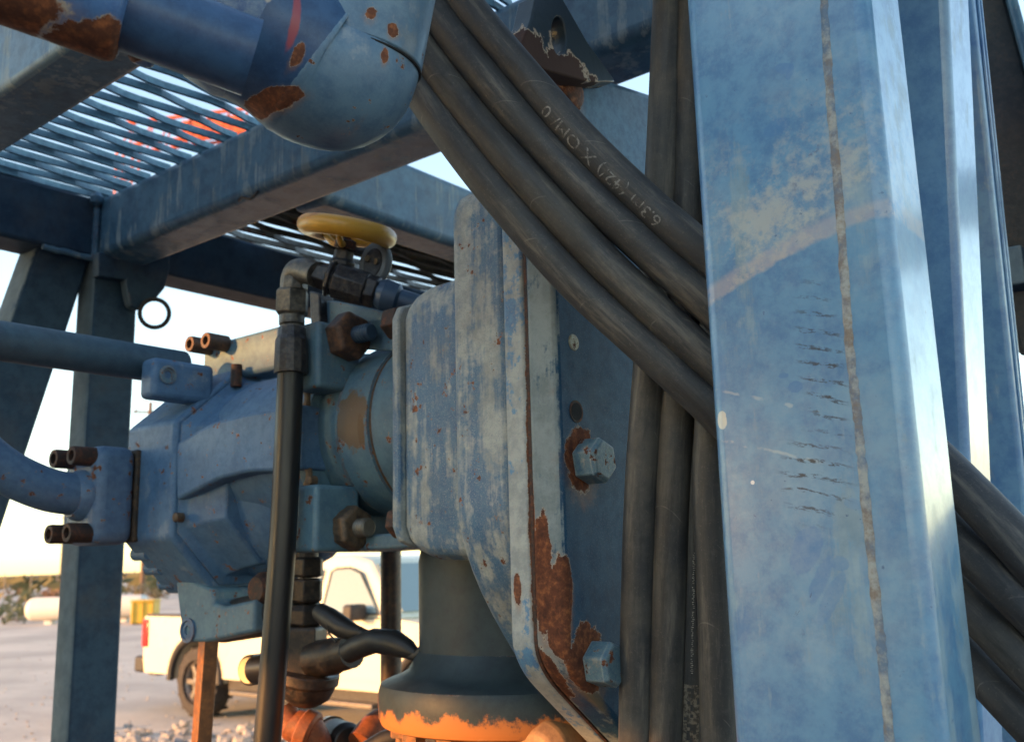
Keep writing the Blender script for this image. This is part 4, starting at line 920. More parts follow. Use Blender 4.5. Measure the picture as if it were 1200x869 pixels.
# pipe unions low in the picture
m_un = paint('union_paint', S(112, 58, 34), S(84, 46, 30), S(128, 80, 52), .4, nsc=14, rust=.6, rough=.6, off=23)
pu = pt(362, 868, 1.62); ku = mpp(pu)
UN = thing('pipe_union', Vector((pu.x, pu.y, 0)), 'rusty orange pipe elbow and union just below the fitting column', 'fitting')
make('elbow', MB().tube(catmull([pt(332, 830, 1.62), pt(344, 848, 1.61), pt(362, 856, 1.6), pt(372, 885, 1.6), pt(372, 940, 1.6)], 6), [14 * ku] * 6 + [19 * ku] * 19, 20), m_un, UN, smooth=50)
make('union_ring', MB().lathe(pt(352, 852, 1.60), (pt(372, 862, 1.6) - pt(346, 850, 1.61)), [(0, 20 * ku), (.004, 24 * ku), (.022, 24 * ku), (.026, 20 * ku)], 20), m_un, UN, bevel=.001)
make('riser', MB().tube([Vector((pu.x, pu.y, 0)) + Vector((.015, 0, 0)), pt(373, 925, 1.6)], 16 * ku, 18), m_un, UN)
pv = pt(405, 862, 1.7); kv = mpp(pv)
UV_ = thing('black_coupling', Vector((pv.x, pv.y, 0)), 'black round coupling with pale band beside the orange elbow', 'coupling')
make('coupling', MB().lathe(pt(376, 858, 1.72), pt(416, 872, 1.6) - pt(376, 858, 1.72), [(0, 16 * kv), (.03, 18 * kv), (.06, 21 * kv), (.11, 21 * kv), (.12, 16 * kv)], 26), m_cable, UV_, bevel=.002)
make('band', MB().lathe(pt(384, 858, 1.70), pt(416, 872, 1.6) - pt(376, 858, 1.72), [(0, 19 * kv), (.022, 20.5 * kv)], 26), m_fit, UV_)
make('support', MB().tube([Vector((pv.x, pv.y, 0)), pt(408, 876, 1.66)], 12 * kv, 14), m_cable, UV_)
pw = pt(452, 852, 1.66); kw = mpp(pw)
UW = thing('pipe_tee', Vector((pw.x, pw.y, 0)), 'rusty pipe tee with black lever handle beside the pedestal', 'fitting')
make('tee', MB().tube(catmull([pt(424, 872, 1.6), pt(440, 852, 1.63), pt(462, 844, 1.66), pt(486, 846, 1.7)], 5), [18 * kw] * 10 + [15 * kw] * 6, 20), m_un, UW, smooth=50)
make('tee_ring', MB().lathe(pt(454, 846, 1.65), pt(474, 842, 1.68) - pt(440, 852, 1.63), [(0, 18 * kw), (.015, 18 * kw)], 20), m_cable, UW)
make('lever', MB().tube([pt(420, 882, 1.5), pt(450, 868, 1.5), pt(488, 856, 1.5), pt(500, 852, 1.5)], [8 * kw, 11 * kw, 12 * kw, 8 * kw], 12), m_cable, UW)
make('riser', MB().tube([Vector((pw.x, pw.y, 0)), pt(452, 860, 1.66)], 13 * kw, 16), m_un, UW)

# ================================================================== square posts at the right
def square_post(name, lab, near, su, sv, mat, bev, ztop=3.3, lean=Vector((0, 0, 0)), cols=None):
    """near = the edge between the two faces that show; leans by 'lean' metres per metre of height about near.z"""
    u_, v_ = uu(near), vv(near); mb = MB(); rings = []
    for z in (0, near.z, ztop):
        o = lean * (z - near.z)
        rings.append([fr(a, b, z) + o for a, b in ((u_, v_), (u_ + su, v_), (u_ + su, v_ + sv), (u_, v_ + sv))])
    mb.ring_tube(rings)
    return make(name, mb, mat, None, bevel=bev, seg=4) if cols is None else make('tube', mb, mat, cols, bevel=bev, seg=4)
n1_ = pt(1062, 434, .75); up_, vp_ = uu(n1_), vv(n1_)
svp = vv(onU(829, 434, up_)) - vp_; sup = uu(onV(1093, 434, vp_)) - up_; print('post1', svp, sup)
def F1(px, py): return onU(px, py, up_)
def sq(px, py, rv, rz, tilt=0, **k): d = dict(p=F1(px, py), r=(.05, rv * .75 / FPX, rz * .75 / FPX), tilt=(rad(-tilt), 0)); d.update(k); return d
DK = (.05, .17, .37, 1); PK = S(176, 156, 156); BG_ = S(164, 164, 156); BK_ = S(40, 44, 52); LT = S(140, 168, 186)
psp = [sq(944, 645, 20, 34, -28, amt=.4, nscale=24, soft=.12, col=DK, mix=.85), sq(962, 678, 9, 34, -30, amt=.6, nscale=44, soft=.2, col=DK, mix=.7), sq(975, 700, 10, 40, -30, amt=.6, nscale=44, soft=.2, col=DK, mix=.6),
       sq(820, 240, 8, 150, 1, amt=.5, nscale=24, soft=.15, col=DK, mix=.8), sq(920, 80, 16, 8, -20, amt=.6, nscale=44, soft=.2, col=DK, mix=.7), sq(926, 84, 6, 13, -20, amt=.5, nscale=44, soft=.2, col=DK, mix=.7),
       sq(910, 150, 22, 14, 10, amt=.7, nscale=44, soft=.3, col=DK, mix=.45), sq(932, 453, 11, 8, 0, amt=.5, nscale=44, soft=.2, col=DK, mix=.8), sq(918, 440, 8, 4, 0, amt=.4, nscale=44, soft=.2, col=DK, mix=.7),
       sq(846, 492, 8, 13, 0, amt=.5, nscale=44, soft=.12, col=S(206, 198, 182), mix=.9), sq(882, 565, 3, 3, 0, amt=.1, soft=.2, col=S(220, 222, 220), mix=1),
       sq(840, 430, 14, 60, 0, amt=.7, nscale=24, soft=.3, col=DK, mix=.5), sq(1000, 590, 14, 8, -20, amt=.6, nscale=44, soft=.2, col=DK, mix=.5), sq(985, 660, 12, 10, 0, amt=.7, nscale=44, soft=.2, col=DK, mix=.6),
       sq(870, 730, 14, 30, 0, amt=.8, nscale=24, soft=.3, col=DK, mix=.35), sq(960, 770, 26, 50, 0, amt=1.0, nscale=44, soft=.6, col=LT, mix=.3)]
def m_post(name, spots, scratches=True, seed=31, base=S(72, 106, 138), dark=S(54, 88, 126), fade=S(108, 130, 142), fa=.45):
    m = paint(name, base, dark, fade, fa, nsc=6, rust=.0, edge=.0, streak=.7, rough=.36, spots=spots, dirt=.08, speck=.25, off=seed, bump=.10, coat=.4, spec=.5)
    if not scratches: return m
    t = NT.__new__(NT); t.m = m; t.t = m.node_tree; t.n = t.t.nodes; t.b = t.n['Principled BSDF']; t.cache = {}
    t.geo = [n for n in t.n if n.type == 'NEW_GEOMETRY'][0]; t.pos = t.geo.outputs['Position']
    src = t.b.inputs['Base Color'].links[0].from_socket
    # chalked paint above a curved rub mark, patchy and worn through in places
    fl = t.map(F1(940, 292), (0, 0, ANG), (1, 1, 1)); fs_ = t.n.new('ShaderNodeSeparateXYZ'); t.set(fs_.inputs[0], fl)
    yy_, zz_ = fs_.outputs['Y'], fs_.outputs['Z']                          # Y grows to the left, Z up
    line = t.math('ADD', t.math('MULTIPLY', yy_, -.26), t.math('MULTIPLY', t.math('MULTIPLY', yy_, yy_), -1.2))
    rel = t.math('ADD', t.math('SUBTRACT', zz_, line), t.math('MULTIPLY', t.math('SUBTRACT', t.noise(30, 5, .6), .5), .012))
    above = t.ramp(rel, -.002, .003); fall = t.ramp(rel, .02, .19, 1, 0)
    ch = t.ramp(t.math('ADD', t.noise(13, 9, .72), t.math('MULTIPLY', t.noise(120, 4, .7), .35)), .62, .78)
    side_ = t.ramp(t.math('ABSOLUTE', t.math('SUBTRACT', yy_, .012)), .07, .10, 1, 0)
    cm = t.math('MULTIPLY', t.math('MULTIPLY', above, t.math('MULTIPLY', fall, ch)), side_)
    src = t.mix(t.math('MULTIPLY', cm, .85), src, S(164, 164, 158))
    mv = t.math('MULTIPLY', t.math('MULTIPLY', above, t.ramp(rel, .012, .02, 1, 0)), t.ramp(t.noise(24, 7, .74), .38, .5))
    src = t.mix(t.math('MULTIPLY', mv, .5), src, S(172, 158, 156))
    dk = t.math('MULTIPLY', t.math('MULTIPLY', t.ramp(t.noise(44, 8, .76), .56, .62), t.spot(F1(950, 215), (.05, 34 * .75 / FPX, 90 * .75 / FPX), (0, 0), .5, 24, .6)), .7)
    src = t.mix(dk, src, S(78, 92, 122))
    # light chalk bloom and small dark nicks over the whole face
    bl = t.ramp(t.math('ADD', t.noise(6, 9, .7), t.math('MULTIPLY', t.noise(80, 5, .7), .3)), .62, .85, 0, .32)
    src = t.mix(bl, src, S(150, 170, 178))
    nick = t.ramp(t.noise(80, 7, .74), .655, .69, 0, .75); src = t.mix(nick, src, S(46, 72, 112))
    # rows of short dark chain scuffs, running down to the right
    loc = F1(960, 480)
    vec = t.map(loc, (rad(17), 0, ANG), (1, 1, 1))
    sp = t.n.new('ShaderNodeSeparateXYZ'); t.set(sp.inputs[0], vec)
    row = t.math('FRACT', t.math('ADD', t.math('MULTIPLY', sp.outputs['Z'], 78.0), t.math('MULTIPLY', t.noise(18, 5, .6, vec), 1.4)))
    rowm = t.ramp(t.math('ABSOLUTE', t.math('SUBTRACT', row, .5)), .08, .17, 1, 0)
    dash = t.ramp(t.noise(150, 4, .7, t.map((0, 0, 0), (0, 0, 0), (1, 1.4, .35), vec)), .47, .54)
    area = t.math('MAXIMUM', t.spot(F1(965, 430), (.05, 36 * .75 / FPX, 140 * .75 / FPX), (rad(-4), 0), .5, 12, .5), t.spot(F1(955, 560), (.05, 62 * .75 / FPX, 75 * .75 / FPX), (0, 0), .5, 12, .5))
    area2 = t.spot(F1(955, 715), (.05, 40 * .75 / FPX, 45 * .75 / FPX), (rad(20), 0), .6, 30, .5)
    mk = t.math('MULTIPLY', t.math('MULTIPLY', rowm, dash), area)
    fine = t.ramp(t.noise(70, 5, .75, t.map((0, 0, 0), (0, 0, 0), (1, .45, 1), vec)), .62, .67)
    mk = t.math('MAXIMUM', mk, t.math('MULTIPLY', fine, area2))
    # two pale drag lines
    for px, py in ((905, 470), (890, 525)):
        v2 = t.map(F1(px, py), (rad(17), 0, ANG), (1, 1, 1)); s2 = t.n.new('ShaderNodeSeparateXYZ'); t.set(s2.inputs[0], v2)
        ln = t.math('MULTIPLY', t.ramp(t.math('ABSOLUTE', t.math('ADD', s2.outputs['Z'], t.math('MULTIPLY', t.math('SUBTRACT', t.noise(40, 3), .5), .008))), .0006, .0018, 1, 0), t.ramp(t.math('ABSOLUTE', s2.outputs['Y']), .045, .06, 1, 0))
        ln = t.math('MULTIPLY', ln, t.ramp(t.noise(60, 3), .42, .55, 0, .4)); src = t.mix(ln, src, S(178, 186, 180))
    t.set(t.b.inputs['Base Color'], t.mix(t.math('MULTIPLY', t.math('MULTIPLY', mk, t.ramp(t.noise(24, 7, .74), .36, .56, .4, 1)), .95), src, BK_))
    return m
P1 = thing('square_post', fr(up_ + .07, vp_ + .07, 0), 'wide weathered blue square post with rust seam, nearest the camera', 'post', 'square posts at the right')
square_post('tube', '', n1_, max(.1, sup), svp, m_post('near_post_paint', psp), .012, cols=P1)
# rust seam down the face
cl = [(964, -30), (969, 60), (975, 140), (983, 230), (990, 330), (997, 420), (1004, 480), (1012, 560), (1022, 660), (1033, 760), (1043, 869), (1056, 1000)]
ctr = catmull([F1(x, y) for x, y in cl], 14); wid = []
sv = MB(); vs = []; fs = []; rnd = random.Random(4)
for i, p in enumerate(ctr):
    w_ = (5.6 + 1.6 * mnoise.noise(Vector((i * .21, 0, 0))) + 1.6 * mnoise.noise(Vector((i * .9, 4, 0)))) * .75 / FPX
    jit = 1.2 * .75 / FPX * mnoise.noise(Vector((i * .35, 7, 2)))
    hgt = .0012 + .0010 * abs(mnoise.noise(Vector((i * .5, 1, 1))))
    for k_, h in ((-1, 0), (-.55, .8), (0, 1), (.55, .8), (1, 0)): vs.append(p + V * (k_ * w_ + jit) - U * (h * hgt + .0002))
for i in range(len(ctr) - 1):
    for k_ in range(4): a = i * 5 + k_; fs.append((a, a + 1, a + 6, a + 5))
t_ = NT('seam_rust'); n_ = t_.noise(60, 7, .74); n2_ = t_.noise(20, 6, .7)
m_seam = t_.out(t_.mix(t_.ramp(n_, .4, .62), t_.mix(t_.ramp(n2_, .4, .6), S(96, 116, 138), S(126, 112, 100)), S(158, 160, 156)), .8, 0, t_.bump(n_, .6, .002))
make('rust_seam', sv.add(vs, fs), m_seam, P1, fix=True)

# second and third post
m_p2 = m_post('second_post_paint', [dict(p=pt(1114, 238, 1.15), r=(.05, .05, .012), amt=.7, nscale=80, soft=.15, col=S(226, 220, 204))] if False else [], False, 37, S(84, 114, 152), S(66, 98, 142), S(120, 142, 162), .3)
m_p3 = m_post('third_post_paint', [], False, 41, S(92, 120, 152), S(72, 102, 142), S(132, 150, 164), .4)
q = pt(1124, 300, 1.15); l0 = pt(1110, 0, 1.15); l1 = pt(1136, 560, 1.15)
def leanof(a, b): d = b - a; return Vector((d.x / d.z, d.y / d.z, 0))
su2 = uu(onV(1149, 300, vv(q))) - uu(q); print('post2', su2)
P2 = thing('square_post', fr(uu(q) + .05, vv(q) + .05, 0), 'middle blue square post with bright edge behind the wide post', 'post', 'square posts at the right')
square_post('tube', '', q, su2, .11, m_p2, .010, lean=leanof(l0, l1), cols=P2)
q = pt(1164, 220, 1.5); l0 = pt(1141, 0, 1.5); l1 = pt(1186, 430, 1.5)
su3 = uu(onV(1173, 220, vv(q))) - uu(q); print('post3', su3)
P3 = thing('square_post', fr(uu(q) + .05, vv(q) + .05, 0), 'rightmost narrow blue square post next to the slanting dark beam', 'post', 'square posts at the right')
square_post('tube', '', q, max(.03, su3), .09, m_p3, .008, lean=leanof(l0, l1), cols=P3)
ln_ = leanof(l0, l1)
for k_ in (.3, .65):
    e0 = q + U * su3 * k_; make('edge_strip', MB().tube([e0 + (ln_ + Z) * 1.0 - V * .002, e0 - (ln_ + Z) * 1.0 - V * .002], .0025, 6), m_p3, P3)

# slanting dark beam in the top right corner
d0 = pt(1066, -60, 1.75); d1 = pt(1196, 420, 1.75); dd = (d1 - d0).normalized(); vd = (d0 - CAM).normalized(); sd = dd.cross(vd).normalized()
if sd.x < 0: sd = -sd
SB = thing('slanted_beam', d1, 'dark slanting steel beam in the upper right corner', 'beam')
kd = mpp(d0)
make('web', MB().prism([d0, d1, d1 + sd * 82 * kd, d0 + sd * 82 * kd], vd * .08), rusty('beam_grime', S(66, 66, 66), S(84, 72, 64), S(46, 48, 50), .6, .1), SB, bevel=.008)
make('flange', MB().prism([d0 + sd * 80 * kd - vd * .05, d1 + sd * 80 * kd - vd * .05, d1 + sd * 90 * kd - vd * .05, d0 + sd * 90 * kd - vd * .05], vd * .06), m_frame, SB, bevel=.006)
BX = pt(1215, 345, 1.9); BB = thing('cross_bar', pt(1215, 400, 1.9), 'short rusty crossbar behind the rightmost post', 'beam')
make('bar', MB().obox(BX, U * .25, V * .03, Z * .035), m_frame2, BB, bevel=.005)
make('bracket', MB().obox(BX - Z * .12 + U * .02, U * .03, V * .02, Z * .08), rusty('bracket_rust', S(110, 70, 54), S(140, 90, 66)), BB, bevel=.003)

# ================================================================== hoses
def m_hose(name, warm, seed):
    t = NT(name); at = t.n.new('ShaderNodeAttribute'); at.attribute_name = 'along'; al = at.outputs['Vector']
    vec = t.map((seed, 0, 0), (0, 0, 0), (1, 1, 1), al)
    lg = t.noise(60, 6, .72, t.map((seed, 0, 0), (0, 0, 0), (9, 1, 1), al)); sxx = t.n.new('ShaderNodeSeparateXYZ'); t.set(sxx.inputs[0], al)
    wob = t.math('ADD', t.math('MULTIPLY', sxx.outputs['X'], 11.0), t.math('MULTIPLY', sxx.outputs['Y'], 14.0))
    rg_ = t.math('MULTIPLY', t.ramp(t.math('ABSOLUTE', t.math('SUBTRACT', t.math('FRACT', wob), .5)), .004, .011, 1, 0), t.ramp(t.noise(24, 4, .6, vec), .52, .62, 0, .3))
    n = t.noise(16, 7, .72, vec); n2 = t.noise(90, 5, .65, vec); n3 = t.noise(500, 2, .5)
    c = t.mix(t.ramp(n, .35, .7), S(50, 51, 54), warm); c = t.mix(t.ramp(n2, .5, .75, 0, .45), c, S(86, 83, 80)); c = t.mix(t.ramp(n3, .62, .72, 0, .35), c, S(110, 104, 96)); c = t.mix(t.ramp(lg, .5, .72, 0, .75), c, S(112, 106, 98)); c = t.mix(t.ramp(lg, .48, .34, 0, .6), c, S(34, 34, 36)); c = t.mix(rg_, c, S(140, 134, 126))
    return t.out(c, t.ramp(n, .3, .7, .5, .68), 0, t.bump(t.math('ADD', t.math('MULTIPLY', n2, .6), t.math('MULTIPLY', n3, .5)), .25, .0012))
mh = [m_hose('hose_rubber_%d' % i, c, i * 3.3) for i, c in enumerate((S(60, 61, 64), S(58, 60, 63), S(74, 72, 68), S(62, 62, 63)))]
HD = .0198
def P3D(l): return [pt(x, y, d) for x, y, d in l]
H1p = P3D([(500, -60, 1.10), (541, 0, 1.09), (612, 86, 1.07), (683, 166, 1.05), (760, 240, 1.03), (824, 296, 1.01), (960, 418, .99), (1060, 506, .945), (1104, 545, .91), (1200, 645, .83), (1300, 765, .78), (1420, 930, .76)])
H2p = P3D([(470, -40, 1.10), (517, 26, 1.09), (586, 114, 1.07), (640, 175, 1.06), (691, 229, 1.045), (758, 292, 1.03), (827, 353, 1.01), (960, 480, .99), (1060, 572, .945), (1112, 620, .91), (1200, 706, .83), (1300, 806, .78), (1420, 940, .76)])
H3p = P3D([(450, 0, 1.10), (502, 70, 1.09), (560, 143, 1.075), (607, 199, 1.06), (650, 246, 1.05), (725, 324, 1.035), (831, 423, 1.01), (960, 545, .99), (1060, 640, .945), (1120, 692, .905), (1200, 772, .83), (1300, 872, .78), (1420, 1000, .76)])
H4p = P3D([(446, 40, 1.10), (490, 104, 1.095), (540, 174, 1.08), (587, 233, 1.065), (669, 326, 1.05), (758, 408, 1.03), (834, 478, 1.01), (960, 600, .99), (1060, 700, .945), (1130, 766, .905), (1200, 838, .84), (1300, 940, .79), (1420, 1060, .77)])
GRP = 'heavy hoses slung across the gearbox'
names = ('top hose of the slanting bundle, with white handwriting along it', 'second black hose from the top of the slanting bundle', 'third black hose from the top of the slanting bundle', 'lowest black hose of the slanting bundle, nearest the gearbox')
hoses = []
for i, (hp__, lab) in enumerate(zip((H1p, H2p, H3p, H4p), names)):
    pth = catmull(hp__, 10); o = make('hose', MB().tube(pth, HD, 28), mh[i]); tag(o, lab, 'hose', GRP); hoses.append((o, pth))
# handwriting on the top hose
def on_hose(path, start, vs, R, facing_pt, flip):
    cum = [0]
    for i in range(1, len(path)): cum.append(cum[-1] + (path[i] - path[i - 1]).length)
    best = min(range(len(path)), key=lambda i: (path[i] - start).length); s0 = cum[best]; out = []
    for p in vs:
        s = s0 + (-p.x if flip else p.x); s = max(0.001, min(cum[-1] - .001, s))
        i = next(k for k in range(1, len(cum)) if cum[k] >= s); f = (s - cum[i - 1]) / (cum[i] - cum[i - 1])
        c = path[i - 1].lerp(path[i], f); T = (path[i] - path[i - 1]).normalized()
        n = (CAM - c); n = (n - T * n.dot(T)).normalized(); b = T.cross(n)
        if flip: b = b
        else: b = -b
        th = (p.y + facing_pt) / R
        out.append(c + (n * math.cos(th) + b * math.sin(th)) * (R + .0005))
    return out
t_ = NT('marker_white'); n_ = t_.noise(160, 4, .7)
m_mark = t_.out(t_.mix(t_.ramp(n_, .42, .6), S(134, 134, 132), S(72, 70, 68)), .7)
vs, fs = text_mesh('6.3m (42/) X OM/ 0', .0185)
vs = [Vector((p.x * 1.2, p.y, 0)) for p in vs]
o, pth = hoses[0]
make('handwriting', MB().add(on_hose(pth, H1p[4] + (H1p[5] - H1p[4]) * .35, vs, HD, .001, True), fs), m_mark, o, smooth=0, fix=False)

# upright hoses between gearbox and post
VH = .0195
up = [[(792, -160, 1.16), (785, 0, 1.13), (776, 200, 1.115), (764, 400, 1.11), (753, 560, 1.10), (748, 700, 1.10), (745, 869, 1.10), (742, 1100, 1.10), (736, 1500, 1.08)],
      [(822, -160, 1.15), (812, 0, 1.12), (807, 200, 1.11), (799, 400, 1.10), (789, 560, 1.09), (784, 700, 1.09), (779, 869, 1.09), (774, 1100, 1.09), (764, 1500, 1.07)],
      [(850, -160, 1.15), (845, 0, 1.13), (838, 200, 1.12), (826, 400, 1.115), (815, 560, 1.10), (812, 700, 1.10), (808, 869, 1.10), (802, 1100, 1.10), (794, 1500, 1.08)],
      [(860, -160, 1.1), (858, 0, 1.09), (850, 200, 1.085), (840, 400, 1.075), (833, 560, 1.065), (838, 700, 1.06), (842, 869, 1.055), (846, 1100, 1.05), (846, 1500, 1.05)]]
mv = [m_hose('upright_hose_%d' % i, c, 20 + i * 2.7) for i, c in enumerate((S(84, 80, 74), S(80, 76, 70), S(70, 67, 64), S(68, 66, 63)))]
vl = ('upright dusty hose nearest the gearbox bolts', 'second upright dusty hose from the gearbox bolts', 'third upright hose, with a thin white print line and worn label', 'upright dusty hose against the left side of the wide post')
for i, (l, lab) in enumerate(zip(up, vl)):
    pth = catmull(P3D(l), 10); o = make('hose', MB().tube(pth, VH, 28), mv[i]); tag(o, lab, 'hose', 'upright hoses beside the wide post')
    if i == 2:
        rnd = random.Random(8); vs = []; fs = []
        for k_ in range(64):                       # worn print line: rows of specks
            x = k_ * .0021 + rnd.uniform(0, .0004)
            if rnd.random() < .12: continue
            for r_ in range(2):
                a = len(vs); h = rnd.uniform(.0006, .0016); y = rnd.uniform(-.0012, .0008); w2 = rnd.uniform(.0003, .0009)
                vs += [Vector((x, y, 0)), Vector((x + w2, y, 0)), Vector((x + w2, y + h, 0)), Vector((x, y + h, 0))]; fs.append((a, a + 1, a + 2, a + 3))
        make('print_line', MB().add(on_hose(pth, pt(813, 642, 1.10), vs, VH, .0, False), fs), plain('print_white', S(196, 190, 176), .7, var=.4, sc=300), o, smooth=0, fix=False)
        lvs = []; lfs = []
        for a in range(18):
            for b in range(6):
                if mnoise.noise(Vector((a * .45, b * .9, 3.3))) > (.05 if b not in (0, 1) else .35) and a > 0: continue
                k_ = len(lvs); x, y = a * .0036, (b - 3) * .0034; lvs += [Vector((x, y, 0)), Vector((x + .0036, y, 0)), Vector((x + .0036, y + .0034, 0)), Vector((x, y + .0034, 0))]; lfs.append((k_, k_ + 1, k_ + 2, k_ + 3))
        t_ = NT('worn_label'); n_ = t_.noise(220, 4, .7)
        make('worn_label', MB().add(on_hose(pth, pt(809, 797, 1.10), lvs, VH, .0, False), lfs), t_.out(t_.mix(t_.ramp(n_, .4, .6), S(70, 64, 58), S(128, 118, 104)), .8), o, smooth=0, fix=False)

# ================================================================== big elbow pipe, top left
dE = .86; kE = dE / FPX
EP = thing('elbow_pipe', pt(430, 180, dE), 'large dark blue welded elbow pipe crossing the upper left corner', 'pipe')
esp = [dict(p=pt(312, 122, .82), r=(.016, .05, .008), amt=.5, nscale=50, soft=.15), dict(p=pt(352, 62, .79), r=(.004, .05, .010), amt=.7, nscale=44, soft=.15),
       dict(p=pt(462, 34, .825), r=(.006, .05, .0065), amt=.75, nscale=60, soft=.15), dict(p=pt(485, 48, .80), r=(.005, .05, .010), amt=.75, nscale=60, soft=.15), dict(p=pt(472, 122, .80), r=(.005, .05, .009), amt=.75, nscale=60, soft=.15), dict(p=pt(461, 2, .80), r=(.006, .05, .008), amt=.75, nscale=60, soft=.15),
       dict(p=pt(343, 24, .79), r=(.004, .06, .03), amt=.4, nscale=50, soft=.4, col=S(150, 62, 66), mix=.8), dict(p=pt(300, 3, .79), r=(.004, .05, .008), amt=.4, nscale=50, soft=.3, col=S(170, 160, 150), mix=.8)]
m_elb = paint('elbow_paint', S(42, 62, 94), S(32, 50, 80), S(84, 100, 122), .3, nsc=8, rust=.08, rough=.32, streak=.1, dirt=.12, speck=.2, spots=esp, off=43, bump=.12)
m_ring = paint('elbow_ring_paint', S(84, 96, 120), S(50, 68, 106), S(140, 138, 134), .5, nsc=14, rust=.75, rough=.5, streak=.1, dirt=.3, spots=esp[:2] + esp[6:], off=45, bump=.3, sharp=.06)
m_elb2 = paint('elbow_lit_paint', S(74, 92, 114), S(58, 78, 104), S(112, 122, 130), .45, nsc=9, rust=.8, rsc=40, rough=.4, streak=.2, dirt=.15, spots=esp, off=47, bump=.15)  # paler copy of the elbow paint: light on the turned side painted in
rE = 90 * kE
a0 = pt(110, -72, .80); a1 = pt(250, 2, .83); a2 = pt(336, 54, .85)
make('straight', MB().tube([a0 + (a0 - a1) * .6, a0, a1, pt(290, 28, .84)], [rE * .84] * 4, 40), m_elb, EP)
bend = catmull([a2 + (a1 - a2) * .75, a2, pt(378, 62, .86), pt(408, 72, .87), pt(425, 55, .88), pt(434, 10, .89), pt(446, -60, .9), pt(462, -150, .91)], 8)
bend_c = [a2 + (a1 - a2) * .7, a2, pt(372, 83, .86), pt(402, 90, .865), pt(417, 58, .875), pt(430, -30, .89), pt(446, -150, .91)]
bp_ = catmull(bend_c, 9)
er_ = [rE * (.985 - .10 * min(1, max(0, (k_ - 18) / 14))) for k_ in range(len(bp_))]
make('elbow', MB().tube(bp_[:17], er_[:17], 44), m_elb, EP, smooth=60)
make('elbow_end', MB().tube(bp_[16:], [r_ * .999 for r_ in er_[16:]], 44), m_elb2, EP, smooth=60)
make('elbow_weld', MB().tube(bp_[15:18], [er_[15] * 1.0, er_[16] * 1.014, er_[17] * 1.0], 44, cap=False), m_elb2, EP, smooth=60)
make('weld_ring', MB().tube([a2 + (a1 - a2) * 1.02, a2 + (a1 - a2) * .9, a2 + (a1 - a2) * .5, a2 + (a1 - a2) * .36], [rE * .88, rE * 1.0, rE * 1.02, rE * .985], 44), m_ring, EP, smooth=60)
uv_ = (pt(441, -80, .885) - pt(414, 72, .872)).normalized(); cB = pt(414, 72, .872)
make('collar', MB().lathe(cB, uv_, [(0, rE * .86), (.0015, rE * .905), (.25, rE * .98)], 56), m_elb2, EP, bevel=.001)
make('collar_groove', MB().torus(cB - uv_ * .001, uv_, rE * .892, .0013, 60, 8), m_black, EP)
# rusted union at the far left end
UE = thing('union_nut', pt(60, 80, .66), 'rusted blue union nut with lug at the top left corner', 'nut')
usp = [dict(p=pt(105, 62, .68), r=(.035, .08, .016), amt=.6, nscale=40, soft=.2), dict(p=pt(15, 20, .66), r=(.025, .08, .012), amt=.6, nscale=30, soft=.3), dict(p=pt(172, 50, .70), r=(.008, .06, .012), amt=.4, nscale=50, soft=.2), dict(p=pt(35, 45, .67), r=(.03, .06, .008), amt=.5, nscale=30, soft=.5, col=S(150, 146, 138), mix=.8)]
m_uni = paint('union_nut_paint', S(58, 84, 128), S(46, 68, 112), S(110, 122, 140), .3, nsc=10, rust=.7, edge=.6, rough=.4, spots=usp, off=53)
ua = pt(-60, -66, .66); ub_ = pt(152, 14, .70); ud = (ub_ - ua).normalized(); ul = (ub_ - ua).length; rU = 66 * .68 / FPX
make('nut', MB().lathe(ua - ud * .1, ud, [(0, rU * 1.15), (.04 + ul * .35, rU * 1.15), (.05 + ul * .4, rU * 1.12), (.06 + ul * .45, rU * 1.02), (.1 + ul * .93, rU * 1.0), (.1 + ul * .98, rU * .95), (.1 + ul, rU * .8)], 44), m_uni, UE, bevel=.002, smooth=40)
make('lug', MB().obox(pt(167, 44, .72), ud * .010, Z * .019, ud.cross(Z).normalized() * .012), m_uni, UE, bevel=.006, seg=3)
make('sleeve', MB().lathe(ua + ud * (ul * .9), ud, [(0, rU * .74), (.1, rU * .74)], 32), m_elb, UE)

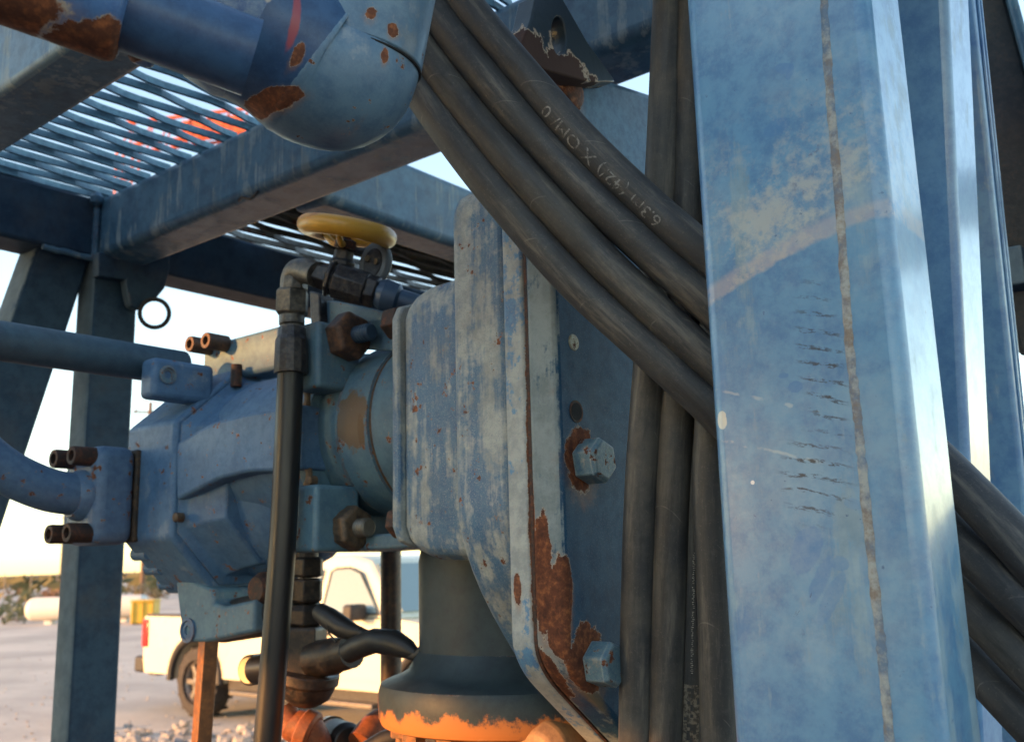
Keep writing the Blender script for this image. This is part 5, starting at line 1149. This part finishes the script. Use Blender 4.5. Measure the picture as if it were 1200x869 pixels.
# ================================================================== added sun-blocking cabin (unseen, behind the camera, to the left)
CBN = thing('sun_block_cabin', c0, 'unseen grey cabin on legs, added to shade the machine from the sun', 'cabin')
zlit = 1.49; zfl = zlit + (CD + 0.62) * TE                        # light passes under the girder
zs_lo = 2.025 + (CD + 0.26) * TE
print('cabin', zfl, zs_lo)
make('sun_block_girder', cbox(-4.2, 4.6, 0, .25, zfl, zs_lo), m_gird, CBN, bevel=.01)
make('sun_block_girder', cbox(-4.2, 4.6, 2.1, 2.35, zfl + 2.1 * TE, zs_lo + 2.1 * TE), m_gird, CBN, bevel=.01)
make('body', cbox(-4.2, 4.6, -.05, 2.4, zs_lo + .085 + 2.3 * TE, zs_lo + 2.3), m_cab, CBN, bevel=.03)
for wa, wb_ in ((-4.2, 1.6), (2.1, 4.6)): make('sun_block_packing', cbox(wa, wb_, .02, .2, zs_lo + .001, zs_lo + .085 + 2.3 * TE - .001), m_gird, CBN)  # closes the gap but for a slit shaped to light the top screws
for wa, wb_ in ((-4.0, .95), (2.25, 4.4)): make('sun_block_tank', cbox(wa, wb_, .4, 1.9, .25, zfl - .02 + .3), m_cab, CBN, bevel=.04)  # added under the cabin to keep sun off the posts
make('sun_block_roof', cbox(-4.3, 4.7, -.12, 2.5, zs_lo + 2.302, zs_lo + 2.38), m_cab, CBN, bevel=.02)
for a, b in ((-4.0, .3), (4.0, .3), (-4.0, 1.9), (4.0, 1.9), (-1.2, .1), (-1.2, 2.2)): make('leg', cbox(a - .08, a + .08, b - .08, b + .08, 0, zfl + .02), m_gird, CBN, bevel=.01)
for k_ in range(7):
    w0 = -3.9 + k_ * 1.2; make('wall_rib', cbox(w0, w0 + .06, -.075, -.052, zs_lo + .3, zs_lo + 2.2), m_cab, CBN)

# unseen skid floor added under the machine to cut light from the ground
SKD = thing('bounce_skid', fr(1.6, .6, 0), 'unseen steel skid floor added under the machine against ground light', 'skid')
m_skd = rusty('added_skid_steel', S(60, 56, 52), S(78, 64, 54), S(44, 42, 40), .7, .1, 8)
make('added_skid_deck', MB().box(.3, 2.8, -1.6, 2.5, .20, .24), m_skd, SKD)
for k_ in (.35, 1.5, 2.6): make('added_skid_runner', MB().box(k_, k_ + .15, -1.6, 2.5, 0, .198), m_skd, SKD)
